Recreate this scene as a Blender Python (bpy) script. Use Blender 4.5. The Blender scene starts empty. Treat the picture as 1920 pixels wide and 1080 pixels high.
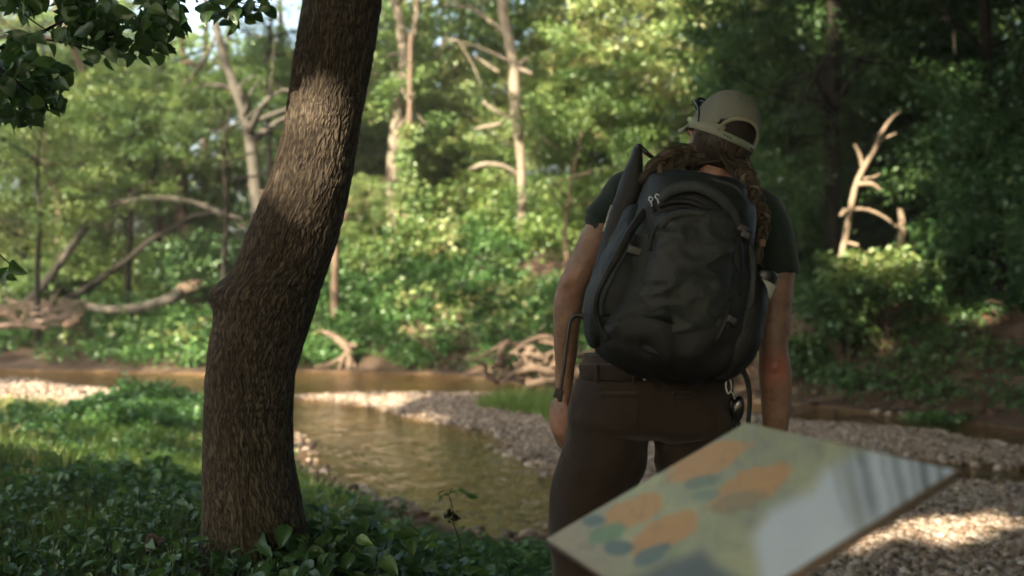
import bpy, math, random
import numpy as np
from mathutils import Vector, Matrix

# ------------------------------------------------------------------ camera, sky, sun, exposure
scene = bpy.context.scene
F = 40.0 / 36.0 * 1920.0                      # focal length in pixels of the 1920 wide photograph
PITCH = math.atan(50.0 / F)
CAMZ = 1.3
cam_d = bpy.data.cameras.new("camera")
cam_d.lens = 40.0
cam_d.sensor_width = 36.0
cam_d.clip_start = 0.05
cam_d.clip_end = 2000.0
cam_d.dof.use_dof = True
cam_d.dof.focus_distance = 3.3
cam_d.dof.aperture_fstop = 2.3
cam_d.dof.aperture_blades = 0
cam = bpy.data.objects.new("camera", cam_d)
scene.collection.objects.link(cam)
cam.location = (0, 0, CAMZ)
cam.rotation_euler = (math.radians(90) - PITCH, 0, 0)
scene.camera = cam

SUN = np.array([-0.43, -0.75, 0.50]); SUN /= np.linalg.norm(SUN)     # direction towards the sun
SUN_EL = math.asin(SUN[2]); SUN_ROT = math.atan2(SUN[0], SUN[1])
world = bpy.data.worlds.new("World")
scene.world = world
world.use_nodes = True
wn = world.node_tree.nodes; wl = world.node_tree.links
bg = wn["Background"]
sky = wn.new("ShaderNodeTexSky"); sky.sky_type = 'NISHITA'; sky.sun_disc = False
sky.sun_elevation = SUN_EL; sky.sun_rotation = SUN_ROT
sky.air_density = 1.0; sky.dust_density = 6.0; sky.ozone_density = 1.0
wl.new(sky.outputs[0], bg.inputs[0]); bg.inputs[1].default_value = 0.15
sun_d = bpy.data.lights.new("sun", 'SUN'); sun_d.energy = 5.0; sun_d.angle = math.radians(0.5)
sun_d.color = (1.0, 0.84, 0.62)
sun = bpy.data.objects.new("sun", sun_d); scene.collection.objects.link(sun)
sun.rotation_euler = Vector(SUN).to_track_quat('Z', 'Y').to_euler()
vs = scene.view_settings
vs.view_transform = 'Standard'; vs.look = 'None'; vs.exposure = 2.45; vs.gamma = 1.0; vs.use_curve_mapping = False
scene.cycles.max_bounces = 6; scene.cycles.diffuse_bounces = 3; scene.cycles.glossy_bounces = 3
scene.cycles.transmission_bounces = 4; scene.cycles.transparent_max_bounces = 6
scene.cycles.sample_clamp_indirect = 4.0
scene.cycles.use_denoising = True

RNG = np.random.default_rng(7)
random.seed(7)
COL = scene.collection

# ------------------------------------------------------------------ helpers
FWD = np.array([0, math.cos(PITCH), -math.sin(PITCH)]); UPV = np.array([0, math.sin(PITCH), math.cos(PITCH)])
RGT = np.array([1.0, 0, 0]); CAM = np.array([0, 0, CAMZ])

def P(u, v, d):
    return CAM + d * (FWD + RGT * (u - 960.0) / F + UPV * (540.0 - v) / F)

def G(u, v, z):
    r = FWD + RGT * (u - 960.0) / F + UPV * (540.0 - v) / F
    return CAM + r * ((z - CAMZ) / r[2])

def _h(ix, iy, iz, seed):
    n = (ix * 374761393 + iy * 668265263 + iz * 2147483647 + seed * 1274126177) & 0xFFFFFFFF
    n = ((n ^ (n >> 13)) * 1274126177) & 0xFFFFFFFF
    n = (n ^ (n >> 16)) & 0xFFFFFF
    return n.astype(np.float64) / 0x7FFFFF - 1.0

def vnoise(p, seed=0):
    p = np.asarray(p, float); i = np.floor(p).astype(np.int64); f = p - i; f = f * f * (3 - 2 * f)
    r = 0
    for dx in (0, 1):
        wx = f[:, 0] if dx else 1 - f[:, 0]
        for dy in (0, 1):
            wy = f[:, 1] if dy else 1 - f[:, 1]
            for dz in (0, 1):
                wz = f[:, 2] if dz else 1 - f[:, 2]
                r = r + wx * wy * wz * _h(i[:, 0] + dx, i[:, 1] + dy, i[:, 2] + dz, seed)
    return r

def fbm(p, seed=0, o=4):
    p = np.asarray(p, float); r = 0; a = 1.0; t = 0
    for k in range(o):
        r = r + a * vnoise(p * 2 ** k, seed + k * 17); t += a; a *= 0.5
    return r / t

def smooth(x):
    x = np.clip(x, 0, 1); return x * x * (3 - 2 * x)

def meshdata(name, V, F_, mat=None, col=None, uv=None, sm=True):
    V = np.asarray(V, np.float32); F_ = np.asarray(F_, np.int32)
    me = bpy.data.meshes.new(name)
    n, k = F_.shape
    me.vertices.add(len(V)); me.vertices.foreach_set("co", V.ravel())
    me.loops.add(n * k); me.loops.foreach_set("vertex_index", F_.ravel())
    me.polygons.add(n); me.polygons.foreach_set("loop_start", np.arange(n, dtype=np.int32) * k)
    me.polygons.foreach_set("loop_total", np.full(n, k, np.int32))
    if sm: me.polygons.foreach_set("use_smooth", np.ones(n, bool))
    if col is not None:
        c = np.asarray(col, np.float32)
        if c.ndim == 1: c = np.stack([c, c, c], 1)
        if c.shape[1] == 3: c = np.concatenate([c, np.ones((len(c), 1), np.float32)], 1)
        a = me.color_attributes.new("Col", 'FLOAT_COLOR', 'POINT'); a.data.foreach_set("color", c.ravel())
    if uv is not None:
        l = me.uv_layers.new(name="UVMap"); l.data.foreach_set("uv", np.asarray(uv, np.float32)[F_.ravel()].ravel())
    me.update(calc_edges=True); me.validate()
    if mat: me.materials.append(mat)
    return me

def link(name, me, parent=None, loc=None):
    o = bpy.data.objects.new(name, me); COL.objects.link(o)
    if parent is not None: o.parent = parent
    if loc is not None: o.location = loc
    return o

def obj(name, V, F_, mat, parent=None, col=None, uv=None, sm=True):
    """one mesh object; V in world coordinates, re-based on its thing's origin"""
    V = np.asarray(V, float)
    if parent is not None:
        V = V - np.array(root_loc(parent))
        return link(name, meshdata(name, V, F_, mat, col, uv, sm), parent)
    c = np.array([V[:, 0].mean(), V[:, 1].mean(), V[:, 2].min()])
    o = link(name, meshdata(name, V - c, F_, mat, col, uv, sm)); o.location = c
    return o

def root_loc(o):
    l = np.array(o.location)
    while o.parent is not None:
        o = o.parent; l = l + np.array(o.location)
    return l

def tag(o, label=None, cat=None, group=None, kind=None):
    if label: o['label'] = label
    if cat: o['category'] = cat
    if group: o['group'] = group
    if kind: o['kind'] = kind
    return o

def thing(name, loc, label, cat, group=None):
    e = bpy.data.objects.new(name, None); COL.objects.link(e); e.location = loc; e.empty_display_size = 0.1
    return tag(e, label, cat, group)

def join(parts):
    Vs, Fs, Cs, n = [], [], [], 0
    for p in parts:
        V, F_ = p[0], p[1]
        Vs.append(V); Fs.append(np.asarray(F_) + n); n += len(V)
        if len(p) > 2: Cs.append(p[2])
    return (np.concatenate(Vs), np.concatenate(Fs)) + ((np.concatenate(Cs),) if Cs else ())

def catmull(pts, m):
    pts = np.asarray(pts, float); n = len(pts)
    if n == 2:
        t = np.linspace(0, 1, m)[:, None]; return pts[0] * (1 - t) + pts[1] * t
    q = np.concatenate([[2 * pts[0] - pts[1]], pts, [2 * pts[-1] - pts[-2]]])
    s = np.linspace(0, n - 1, m); i = np.minimum(s.astype(int), n - 2); t = (s - i)[:, None]
    a, b, c, d = q[i], q[i + 1], q[i + 2], q[i + 3]
    return 0.5 * (2 * b + (c - a) * t + (2 * a - 5 * b + 4 * c - d) * t * t + (3 * b - 3 * c + d - a) * t ** 3)

def ringquads(m, n, closed=True):
    i, j = np.meshgrid(np.arange(m - 1), np.arange(n if closed else n - 1), indexing='ij')
    i = i.ravel(); j = j.ravel(); k = (j + 1) % n
    return np.stack([i * n + j, i * n + k, (i + 1) * n + k, (i + 1) * n + j], 1)

def caps(V, m, n):
    """close a ring tube with two centre fans (as quads with a doubled vertex avoided: uses tiny inner ring)"""
    a = V[:n].mean(0); b = V[(m - 1) * n:m * n].mean(0)
    Va = a + (V[:n] - a) * 0.02; Vb = b + (V[(m - 1) * n:] - b) * 0.02
    V2 = np.concatenate([Va, V, Vb])
    F2 = ringquads(m + 2, n)
    if n % 2 == 0:
        ca = [[j, n - 1 - j, n - 2 - j, j + 1] for j in range(n // 2 - 1)]
        o = (m + 1) * n
        cb = [[o + j, o + j + 1, o + n - 2 - j, o + n - 1 - j] for j in range(n // 2 - 1)]
        F2 = np.concatenate([F2, ca, cb])
    return V2, F2

def tube(path, rad, n=8, m=None, jit=0.0, seed=0, cap=True):
    """round tube along a smooth path; rad = list of radii"""
    path = np.asarray(path, float)
    m = m or max(2, (len(path) - 1) * 5 + 1)
    c = catmull(path, m)
    r = np.interp(np.linspace(0, 1, m), np.linspace(0, 1, len(rad)), rad)
    t = np.gradient(c, axis=0); t /= np.linalg.norm(t, axis=1)[:, None] + 1e-9
    ref = np.array([0.13, 0.95, 0.28]) if abs(t[:, 1]).mean() < 0.8 else np.array([0.1, 0.2, 0.97])
    a = np.cross(t, ref); a /= np.linalg.norm(a, axis=1)[:, None] + 1e-9
    b = np.cross(t, a)
    th = np.arange(n) / n * 2 * np.pi
    V = c[:, None, :] + r[:, None, None] * (np.cos(th)[None, :, None] * a[:, None, :] + np.sin(th)[None, :, None] * b[:, None, :])
    V = V.reshape(-1, 3)
    if jit:
        cc = np.repeat(c, n, 0); k = 1 + jit * vnoise(V / (np.mean(rad) * 2.2 + 1e-6) + seed * 7.3, seed)
        V = cc + (V - cc) * k[:, None]
    if cap: return caps(V, m, n)
    return V, ringquads(m, n)

def loft(secs, n=36, m=None, e=2.0, cap=True):
    """secs = (pos, lateral radius, depth radius); superellipse rings perpendicular to the path"""
    pos = np.array([s[0] for s in secs], float); rr = np.array([[s[1], s[2]] for s in secs], float)
    m = m or (len(secs) - 1) * 6 + 1
    c = catmull(pos, m); r = np.maximum(catmull(rr, m), 1e-4)
    t = np.gradient(c, axis=0); t /= np.linalg.norm(t, axis=1)[:, None]
    y = np.array([0, 1.0, 0]) - t * t[:, 1:2]; y /= np.linalg.norm(y, axis=1)[:, None]
    x = np.cross(y, t); x *= np.sign(x[:, 0:1] + 1e-9)
    th = np.arange(n) / n * 2 * np.pi
    cs = np.sign(np.cos(th)) * np.abs(np.cos(th)) ** (2 / e); sn = np.sign(np.sin(th)) * np.abs(np.sin(th)) ** (2 / e)
    V = c[:, None] + r[:, 0, None, None] * cs[None, :, None] * x[:, None] + r[:, 1, None, None] * sn[None, :, None] * y[:, None]
    V = V.reshape(-1, 3)
    if cap: return caps(V, m, n)
    return V, ringquads(m, n)

def S(u, v, d, rx, ry):
    return (P(u, v, d), rx * d / F, ry)

def ribbon(path, w, th, face=(0, -1, 0), m=None):
    """flat strap: path, width, thickness; wide side faces 'face'"""
    path = np.asarray(path, float); m = m or (len(path) - 1) * 6 + 1
    c = catmull(path, m); t = np.gradient(c, axis=0); t /= np.linalg.norm(t, axis=1)[:, None]
    f = np.array(face, float); f = f - t * (t @ f)[:, None]; f /= np.linalg.norm(f, axis=1)[:, None]
    s = np.cross(t, f)
    w = np.interp(np.linspace(0, 1, m), np.linspace(0, 1, len(np.atleast_1d(w))), np.atleast_1d(w))[:, None]
    prof = [(-.5, -.5), (-.35, .5), (.35, .5), (.5, -.5)]
    V = np.stack([c + s * w * a + f * th * b for a, b in prof], 1).reshape(-1, 3)
    return caps(V, m, 4)

def box(c, hx, hy, hz, R=None):
    v = np.array([[x, y, z] for x in (-1, 1) for y in (-1, 1) for z in (-1, 1)], float) * [hx, hy, hz]
    if R is not None: v = v @ np.array(R).T
    f = np.array([[0, 1, 3, 2], [4, 6, 7, 5], [0, 4, 5, 1], [2, 3, 7, 6], [0, 2, 6, 4], [1, 5, 7, 3]])
    return v + np.array(c), f

def ellipsoid(c, r, n=24, m=16, R=None):
    th = np.linspace(0.02, np.pi - 0.02, m); ph = np.arange(n) / n * 2 * np.pi
    V = np.stack([np.outer(np.sin(th), np.cos(ph)), np.outer(np.sin(th), np.sin(ph)), np.outer(np.cos(th), np.ones(n))], -1).reshape(-1, 3) * np.array(r)
    if R is not None: V = V @ np.array(R).T
    return caps(V + np.array(c), m, n)

def remeshed(parts, voxel, smooth_it=3, disp=None):
    """union of overlapping closed forms as ONE continuous surface -> (V,F)"""
    V, F_ = join(parts)
    me = meshdata("tmp", V, F_); o = bpy.data.objects.new("tmp", me); COL.objects.link(o)
    r = o.modifiers.new("r", 'REMESH'); r.mode = 'VOXEL'; r.voxel_size = voxel
    s = o.modifiers.new("s", 'SMOOTH'); s.factor = 0.6; s.iterations = smooth_it
    dg = bpy.context.evaluated_depsgraph_get(); dg.update()
    m2 = bpy.data.meshes.new_from_object(o.evaluated_get(dg))
    V2 = np.empty(len(m2.vertices) * 3, np.float32); m2.vertices.foreach_get("co", V2); V2 = V2.reshape(-1, 3).astype(float)
    q = [list(p.vertices) for p in m2.polygons]
    q = np.array([p if len(p) == 4 else p + [p[-1]] for p in q])
    N = np.empty(len(m2.vertices) * 3, np.float32); m2.vertices.foreach_get("normal", N); N = N.reshape(-1, 3)
    bpy.data.objects.remove(o); bpy.data.meshes.remove(me); bpy.data.meshes.remove(m2)
    ok = q[:, 2] != q[:, 3]
    if disp is not None: V2 = V2 + N * disp(V2, N)[:, None]
    return V2, q[ok]

def frames(n, d):
    n = n / np.linalg.norm(n, axis=1)[:, None]; d = d - n * (n * d).sum(1)[:, None]
    d /= np.linalg.norm(d, axis=1)[:, None] + 1e-9
    s = np.cross(d, n)
    return np.stack([s, d, n], 2)          # columns: side, along, normal

def scatter(TV, TF, pos, R, sc, rnd=None):
    TV = np.asarray(TV, float); TF = np.asarray(TF); n = len(pos); t = len(TV)
    sc = np.asarray(sc, float)
    if sc.ndim == 1: sc = sc[:, None]
    L = TV[None] * (sc[:, None, :])
    V = np.einsum('nij,ntj->nti', R, L) + np.asarray(pos)[:, None]
    Fx = TF[None] + (np.arange(n) * t)[:, None, None]
    rnd = RNG.random(n) if rnd is None else rnd
    return V.reshape(-1, 3), Fx.reshape(-1, TF.shape[1]), np.repeat(rnd, t, 0)

DIAMOND = (np.array([[0, 0, 0], [-.32, .45, .05], [0, 1, -.06], [.32, .45, .05]]), np.array([[0, 3, 2, 1]]))

def bigleaf_template(nx=4, ny=7, w=.36, tipp=1.6, fold=.12, droop=.25, lobes=0.0):
    V = []
    for j in range(ny):
        t = j / (ny - 1)
        ww = w * (math.sin(math.pi * t ** .62) ** .8 if 0 < t < 1 else 0.012)
        if lobes: ww *= 1 + lobes * math.cos(t * math.pi * 5)
        for i in range(-nx // 2, nx // 2 + 1):
            s = i / (nx / 2)
            V.append([s * ww, t - abs(s) * .05 * (1 - t), fold * abs(s) * ww * 2 - droop * t * t + .03 * math.sin(7 * t + 3 * s)])
    V = np.array(V); n = nx + 1
    F_ = ringquads(ny, n, closed=False)
    return V, F_
BIGLEAF = bigleaf_template(w=.31, fold=.16)

# ------------------------------------------------------------------ materials
def mat(name):
    m = bpy.data.materials.new(name); m.use_nodes = True
    nt = m.node_tree; return m, nt, nt.nodes["Principled BSDF"], nt.nodes["Material Output"]

def N_(nt, t, **k):
    n = nt.nodes.new(t)
    for a, b in k.items(): setattr(n, a, b)
    return n

def ramp(nt, fac, stops):
    r = N_(nt, "ShaderNodeValToRGB"); e = r.color_ramp.elements
    e[0].position, e[0].color = stops[0][0], (*stops[0][1], 1)
    e[1].position, e[1].color = stops[-1][0], (*stops[-1][1], 1)
    for p, c in stops[1:-1]:
        x = e.new(p); x.color = (*c, 1)
    nt.links.new(fac, r.inputs[0]); return r.outputs[0]

def noise(nt, scale, detail=4, rough=.55, vec=None, dist=0.0):
    n = N_(nt, "ShaderNodeTexNoise"); n.inputs["Scale"].default_value = scale; n.inputs["Detail"].default_value = detail
    n.inputs["Roughness"].default_value = rough; n.inputs["Distortion"].default_value = dist
    if vec is not None: nt.links.new(vec, n.inputs["Vector"])
    return n.outputs["Fac"]

def coords(nt, kind="Object", scale=(1, 1, 1)):
    t = N_(nt, "ShaderNodeTexCoord"); mp = N_(nt, "ShaderNodeMapping"); mp.inputs["Scale"].default_value = scale
    nt.links.new(t.outputs[kind], mp.inputs[0]); return mp.outputs[0]

def bump(nt, h, strength, dist, bsdf, prev=None):
    b = N_(nt, "ShaderNodeBump"); b.inputs["Strength"].default_value = strength; b.inputs["Distance"].default_value = dist
    nt.links.new(h, b.inputs["Height"])
    if prev is not None: nt.links.new(prev, b.inputs["Normal"])
    nt.links.new(b.outputs[0], bsdf.inputs["Normal"]); return b.outputs[0]

def simple(name, c1, c2, scale=20, rough=.8, bs=.3, bd=.01, spec=.3, vscale=(1, 1, 1), metallic=0, detail=5):
    m, nt, b, o = mat(name)
    v = coords(nt, "Object", vscale); f = noise(nt, scale, detail, .6, v)
    nt.links.new(ramp(nt, f, [(.3, c1), (.7, c2)]), b.inputs["Base Color"])
    b.inputs["Roughness"].default_value = rough; b.inputs["Specular IOR Level"].default_value = spec; b.inputs["Metallic"].default_value = metallic
    if bs: bump(nt, f, bs, bd, b)
    return m

def leafmat(name, cols, tr=.34, gloss=.035, rough=.55):
    m, nt, b, o = mat(name); nt.nodes.remove(b)
    at = N_(nt, "ShaderNodeAttribute", attribute_name="Col")
    oi = N_(nt, "ShaderNodeObjectInfo")
    ad = N_(nt, "ShaderNodeMath", operation='MULTIPLY_ADD'); nt.links.new(oi.outputs["Random"], ad.inputs[0]); ad.inputs[1].default_value = .3
    ad.inputs[2].default_value = -.15
    a2 = N_(nt, "ShaderNodeMath", operation='ADD', use_clamp=True); nt.links.new(ad.outputs[0], a2.inputs[0]); nt.links.new(at.outputs["Fac"], a2.inputs[1])
    c = ramp(nt, a2.outputs[0], [(i / (len(cols) - 1), x) for i, x in enumerate(cols)])
    d = N_(nt, "ShaderNodeBsdfDiffuse"); t = N_(nt, "ShaderNodeBsdfTranslucent"); g = N_(nt, "ShaderNodeBsdfGlossy"); g.inputs["Roughness"].default_value = rough
    g.inputs["Color"].default_value = (.8, .9, .85, 1)
    hs = N_(nt, "ShaderNodeHueSaturation"); hs.inputs["Value"].default_value = 1.5; hs.inputs["Hue"].default_value = .48
    nt.links.new(c, hs.inputs["Color"])
    nt.links.new(c, d.inputs["Color"]); nt.links.new(hs.outputs[0], t.inputs["Color"])
    m1 = N_(nt, "ShaderNodeMixShader"); m1.inputs[0].default_value = tr; nt.links.new(d.outputs[0], m1.inputs[1]); nt.links.new(t.outputs[0], m1.inputs[2])
    m2 = N_(nt, "ShaderNodeMixShader"); m2.inputs[0].default_value = gloss; nt.links.new(m1.outputs[0], m2.inputs[1]); nt.links.new(g.outputs[0], m2.inputs[2])
    nt.links.new(m2.outputs[0], o.inputs[0]); return m

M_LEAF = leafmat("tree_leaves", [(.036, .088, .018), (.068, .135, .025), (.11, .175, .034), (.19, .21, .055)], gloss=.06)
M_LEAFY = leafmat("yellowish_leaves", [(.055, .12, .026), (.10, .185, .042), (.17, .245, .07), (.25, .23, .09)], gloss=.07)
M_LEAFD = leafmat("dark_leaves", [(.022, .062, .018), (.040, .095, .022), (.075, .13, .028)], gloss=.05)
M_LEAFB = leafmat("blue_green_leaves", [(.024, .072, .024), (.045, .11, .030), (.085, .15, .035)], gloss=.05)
M_COVER = leafmat("ground_cover_leaves", [(.030, .085, .020), (.05, .13, .028), (.10, .19, .04)], gloss=.05)
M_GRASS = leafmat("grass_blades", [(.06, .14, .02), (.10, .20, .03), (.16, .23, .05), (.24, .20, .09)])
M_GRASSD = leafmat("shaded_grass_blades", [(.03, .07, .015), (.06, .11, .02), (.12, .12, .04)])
M_FG = leafmat("near_weed_leaves", [(.022, .060, .014), (.045, .11, .022), (.085, .16, .03)], gloss=.07, rough=.4)
M_CANOPY = leafmat("canopy_leaves", [(.05, .11, .03), (.08, .15, .035), (.11, .18, .04)], tr=.5)
M_DRY = leafmat("dry_leaf_litter", [(.14, .075, .045), (.20, .12, .07), (.11, .06, .04)], tr=.2)

def barkmat(name, c1, c2, moss=0.0, sc=1.0):
    m, nt, b, o = mat(name)
    v = coords(nt, "Object", (9 * sc, 9 * sc, 1.6 * sc)); f = noise(nt, 3, 6, .65, v, .4)
    v2 = coords(nt, "Object"); f2 = noise(nt, 1.3, 3, .5, v2)
    mx = N_(nt, "ShaderNodeMix", data_type='RGBA'); nt.links.new(f2, mx.inputs[0])
    nt.links.new(ramp(nt, f, [(.3, c1), (.72, c2)]), mx.inputs[6])
    g = tuple(x * .72 for x in c2) if not moss else (.06, .09, .03)
    nt.links.new(ramp(nt, f, [(.3, tuple(x * .7 for x in c1)), (.75, g)]), mx.inputs[7])
    nt.links.new(mx.outputs[2], b.inputs["Base Color"]); b.inputs["Roughness"].default_value = .9; b.inputs["Specular IOR Level"].default_value = .15
    bump(nt, f, .6, .02, b); return m
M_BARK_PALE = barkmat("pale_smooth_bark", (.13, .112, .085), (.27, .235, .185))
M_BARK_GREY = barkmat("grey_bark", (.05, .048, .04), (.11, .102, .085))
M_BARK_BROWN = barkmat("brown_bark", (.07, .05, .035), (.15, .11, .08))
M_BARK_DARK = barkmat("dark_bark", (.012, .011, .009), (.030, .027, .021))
M_DEAD = barkmat("bleached_dead_wood", (.085, .06, .043), (.19, .145, .11))
M_PALEWOOD = barkmat("barkless_wood", (.20, .155, .11), (.34, .27, .20))
M_DEADG = barkmat("weathered_log", (.07, .052, .042), (.15, .12, .095))

# ------------------------------------------------------------------ terrain
ZW = -0.5
def gp(pts): return [tuple(G(u, v, ZW)[:2]) for u, v in pts]
NEAR = [(-60, 17.5)] + gp([(-900, 735), (0, 722), (110, 722), (205, 733), (290, 738), (380, 742), (470, 760), (530, 810), (562, 870), (610, 905), (700, 945),
        (850, 995), (950, 1018), (1050, 1000), (1110, 950), (1130, 900), (1060, 872), (1150, 850), (1300, 840), (1450, 868), (1600, 893),
        (1750, 900), (1920, 912), (2700, 940)]) + [(60, 5), (60, -40), (-60, -40)]
BAR = gp([(560, 743), (650, 738), (800, 737), (950, 739), (1100, 746), (1300, 765), (1480, 788), (1700, 806), (1920, 842), (2700, 900), (2700, 925),
        (1920, 874), (1700, 851), (1500, 833), (1300, 829), (1150, 870), (1080, 890), (1025, 868), (965, 822), (940, 806), (850, 795), (770, 780), (720, 762), (640, 750)])
FAR = [(-60, 24)] + gp([(-900, 668), (-300, 684), (0, 690), (380, 699), (560, 694), (860, 700), (1030, 722), (1200, 740), (1480, 755), (1700, 775),
        (1920, 800), (2500, 850)]) + [(60, 8), (60, 500), (-60, 500)]

def sdist(poly, X, Y):
    X = np.asarray(X, float); Y = np.asarray(Y, float)
    d = np.full(X.shape, 1e9); ins = np.zeros(X.shape, bool)
    n = len(poly)
    for i in range(n):
        x0, y0 = poly[i]; x1, y1 = poly[(i + 1) % n]
        ex, ey = x1 - x0, y1 - y0
        t = np.clip(((X - x0) * ex + (Y - y0) * ey) / (ex * ex + ey * ey + 1e-12), 0, 1)
        d = np.minimum(d, np.hypot(X - x0 - t * ex, Y - y0 - t * ey))
        c = ((y0 > Y) != (y1 > Y)) & (X < (x1 - x0) * (Y - y0) / (y1 - y0 + 1e-12) + x0)
        ins ^= c
    return np.where(ins, d, -d)

def wobble(X, Y):
    p = np.stack([X * .9, Y * .9, np.zeros_like(X)], 1)
    return .10 * fbm(p, 3, 3)

def zones(X, Y):
    X = np.asarray(X, float).ravel(); Y = np.asarray(Y, float).ravel()
    w = wobble(X, Y)
    near = sdist(NEAR, X, Y) + w; bar = sdist(BAR, X, Y) + w * .8; far = sdist(FAR, X, Y) + w * 1.5
    return near, bar, far

def height(X, Y, z3=None):
    X = np.asarray(X, float).ravel(); Y = np.asarray(Y, float).ravel()
    near, bar, far = z3 if z3 is not None else zones(X, Y)
    p = np.stack([X, Y, 0 * X], 1)
    wr = smooth((X + 1.2) / 1.8)             # right side: low gravel; left side: grassy bank
    grav_l = smooth((Y - 12.8) / 1.2)          # far left gravel patch stays low
    hl = (.60 - .36 * smooth((Y - 6.5) / 3.5)) * smooth(near / 3.2) * (1 - grav_l) + grav_l * .12 * smooth(near / .6)
    hr = .19 * smooth(near / 2.5) + .33 * smooth((near - 2.6) / 3.0)
    hn = hl * (1 - wr) + hr * wr + .045 * fbm(p * 1.3, 5, 3) * smooth(near / .6)
    hn = hn + .12 * np.exp(-((X + .95) ** 2 + (Y - 4.0) ** 2) / .8)
    hb = .075 * smooth(bar / .9) + .02 * fbm(p * 2, 6, 2)
    wl_ = smooth((-3.0 - X) / 2.0); wrr = smooth((X - 3.0) / 2.0); wc = 1 - wl_ - wrr
    rl = .75 * smooth(far / 3.0) + .7 * smooth((far - 2) / 9)
    rc = 1.15 * smooth(far / 2.6) + 1.3 * smooth((far - 1.5) / 5)
    rr = 1.15 * smooth(far / 2.0) + .8 * smooth((far - 2) / 14)
    hf = rl * wl_ + rc * wc + rr * wrr + .16 * fbm(p * .8, 8, 4) * smooth(far / .8) + .8 * smooth((far - 15) / 60)
    bed = -np.minimum(.22 * np.maximum(0, -np.maximum.reduce([near, bar, far])), .22) + .025 * fbm(p * 2.5, 9, 3)
    h = np.where(near > 0, hn, np.where(bar > 0, hb, np.where(far > 0, hf, bed)))
    # at each shore blend so the edge is continuous
    land = np.maximum.reduce([near, bar, far])
    h = np.where(land > 0, h + .0, bed * smooth(-land / .3 + .0))
    return ZW + h

def axis_(lo, hi, step, far, ratio=1.16):
    a = list(np.arange(lo, hi + 1e-6, step)); s = step; x = hi
    while x < far:
        s *= ratio; x += s; a.append(x)
    s = step; x = lo
    while x > -far:
        s *= ratio; x -= s; a.insert(0, x)
    return np.array(a)
ax = axis_(-12, 13, .09, 500); ay = axis_(1.5, 24, .09, 600)
GX, GY = np.meshgrid(ax, ay, indexing='xy'); X = GX.ravel(); Y = GY.ravel()
z3 = zones(X, Y); Z = height(X, Y, z3)
near_, bar_, far_ = z3
grv = np.clip(smooth(bar_ / .15) + smooth(near_ / .2) * np.maximum(smooth((X / np.maximum(Y, 1) - .045) / .03) * smooth((X * 1.2 + Y - 3.6) / 1.2), smooth((Y - 12.9) / .6) * smooth((-4.2 - X) / .6)), 0, 1)
wet = smooth((-.04 - np.maximum.reduce(z3)) / .12)
col = np.stack([grv, wet, smooth(far_ / .4)], 1)
m, nt, b, o = mat("forest_ground")
at = N_(nt, "ShaderNodeAttribute", attribute_name="Col"); sp = N_(nt, "ShaderNodeSeparateColor"); nt.links.new(at.outputs["Color"], sp.inputs[0])
v = coords(nt, "Object"); f = noise(nt, 1.6, 8, .65, v); f2 = noise(nt, 14, 5, .7, v)
soil = ramp(nt, f, [(.3, (.022, .015, .010)), (.5, (.060, .040, .027)), (.68, (.12, .085, .06))])
vo = N_(nt, "ShaderNodeTexVoronoi"); vo.inputs["Scale"].default_value = 34; nt.links.new(v, vo.inputs["Vector"])
sepv = N_(nt, "ShaderNodeSeparateColor"); nt.links.new(vo.outputs["Color"], sepv.inputs[0])
grc = ramp(nt, sepv.outputs[0], [(0, (.13, .095, .07)), (.4, (.26, .20, .155)), (.75, (.36, .30, .25)), (1, (.50, .44, .38))])
mx = N_(nt, "ShaderNodeMix", data_type='RGBA'); nt.links.new(sp.outputs[0], mx.inputs[0]); nt.links.new(soil, mx.inputs[6]); nt.links.new(grc, mx.inputs[7])
bedc = ramp(nt, f2, [(.35, (.13, .072, .030)), (.55, (.27, .165, .075)), (.72, (.42, .29, .16))])
mx2 = N_(nt, "ShaderNodeMix", data_type='RGBA'); nt.links.new(sp.outputs[1], mx2.inputs[0]); nt.links.new(mx.outputs[2], mx2.inputs[6]); nt.links.new(bedc, mx2.inputs[7])
nt.links.new(mx2.outputs[2], b.inputs["Base Color"]); b.inputs["Roughness"].default_value = .85; b.inputs["Specular IOR Level"].default_value = .25
bump(nt, f2, .7, .03, b)
M_GROUND = m
g = link("ground", meshdata("ground", np.stack([X, Y, Z], 1), ringquads(len(ay), len(ax), closed=False), M_GROUND, col)); tag(g, kind="structure")

# water: one still sheet with small ripples, clear brownish shallows
m, nt, b, o = mat("creek_water"); nt.nodes.remove(b)
v = coords(nt, "Object", (1.0, .55, 1)); n1 = noise(nt, 5.5, 4, .6, v, .3); n2 = noise(nt, 22, 2, .5, v)
ad = N_(nt, "ShaderNodeMath", operation='MULTIPLY_ADD'); nt.links.new(n2, ad.inputs[0]); ad.inputs[1].default_value = .25; nt.links.new(n1, ad.inputs[2])
bp = N_(nt, "ShaderNodeBump"); bp.inputs["Strength"].default_value = .9; bp.inputs["Distance"].default_value = .05; nt.links.new(ad.outputs[0], bp.inputs["Height"])
gl = N_(nt, "ShaderNodeBsdfGlossy"); gl.inputs["Roughness"].default_value = .05; gl.inputs["Color"].default_value = (1, 1, 1, 1); nt.links.new(bp.outputs[0], gl.inputs["Normal"])
tp = N_(nt, "ShaderNodeBsdfTransparent"); tp.inputs["Color"].default_value = (.90, .68, .42, 1)
df = N_(nt, "ShaderNodeBsdfDiffuse"); df.inputs["Color"].default_value = (.25, .155, .062, 1)
mm = N_(nt, "ShaderNodeMixShader"); mm.inputs[0].default_value = .14; nt.links.new(tp.outputs[0], mm.inputs[1]); nt.links.new(df.outputs[0], mm.inputs[2])
fr = N_(nt, "ShaderNodeFresnel"); fr.inputs["IOR"].default_value = 1.33; nt.links.new(bp.outputs[0], fr.inputs["Normal"])
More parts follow.
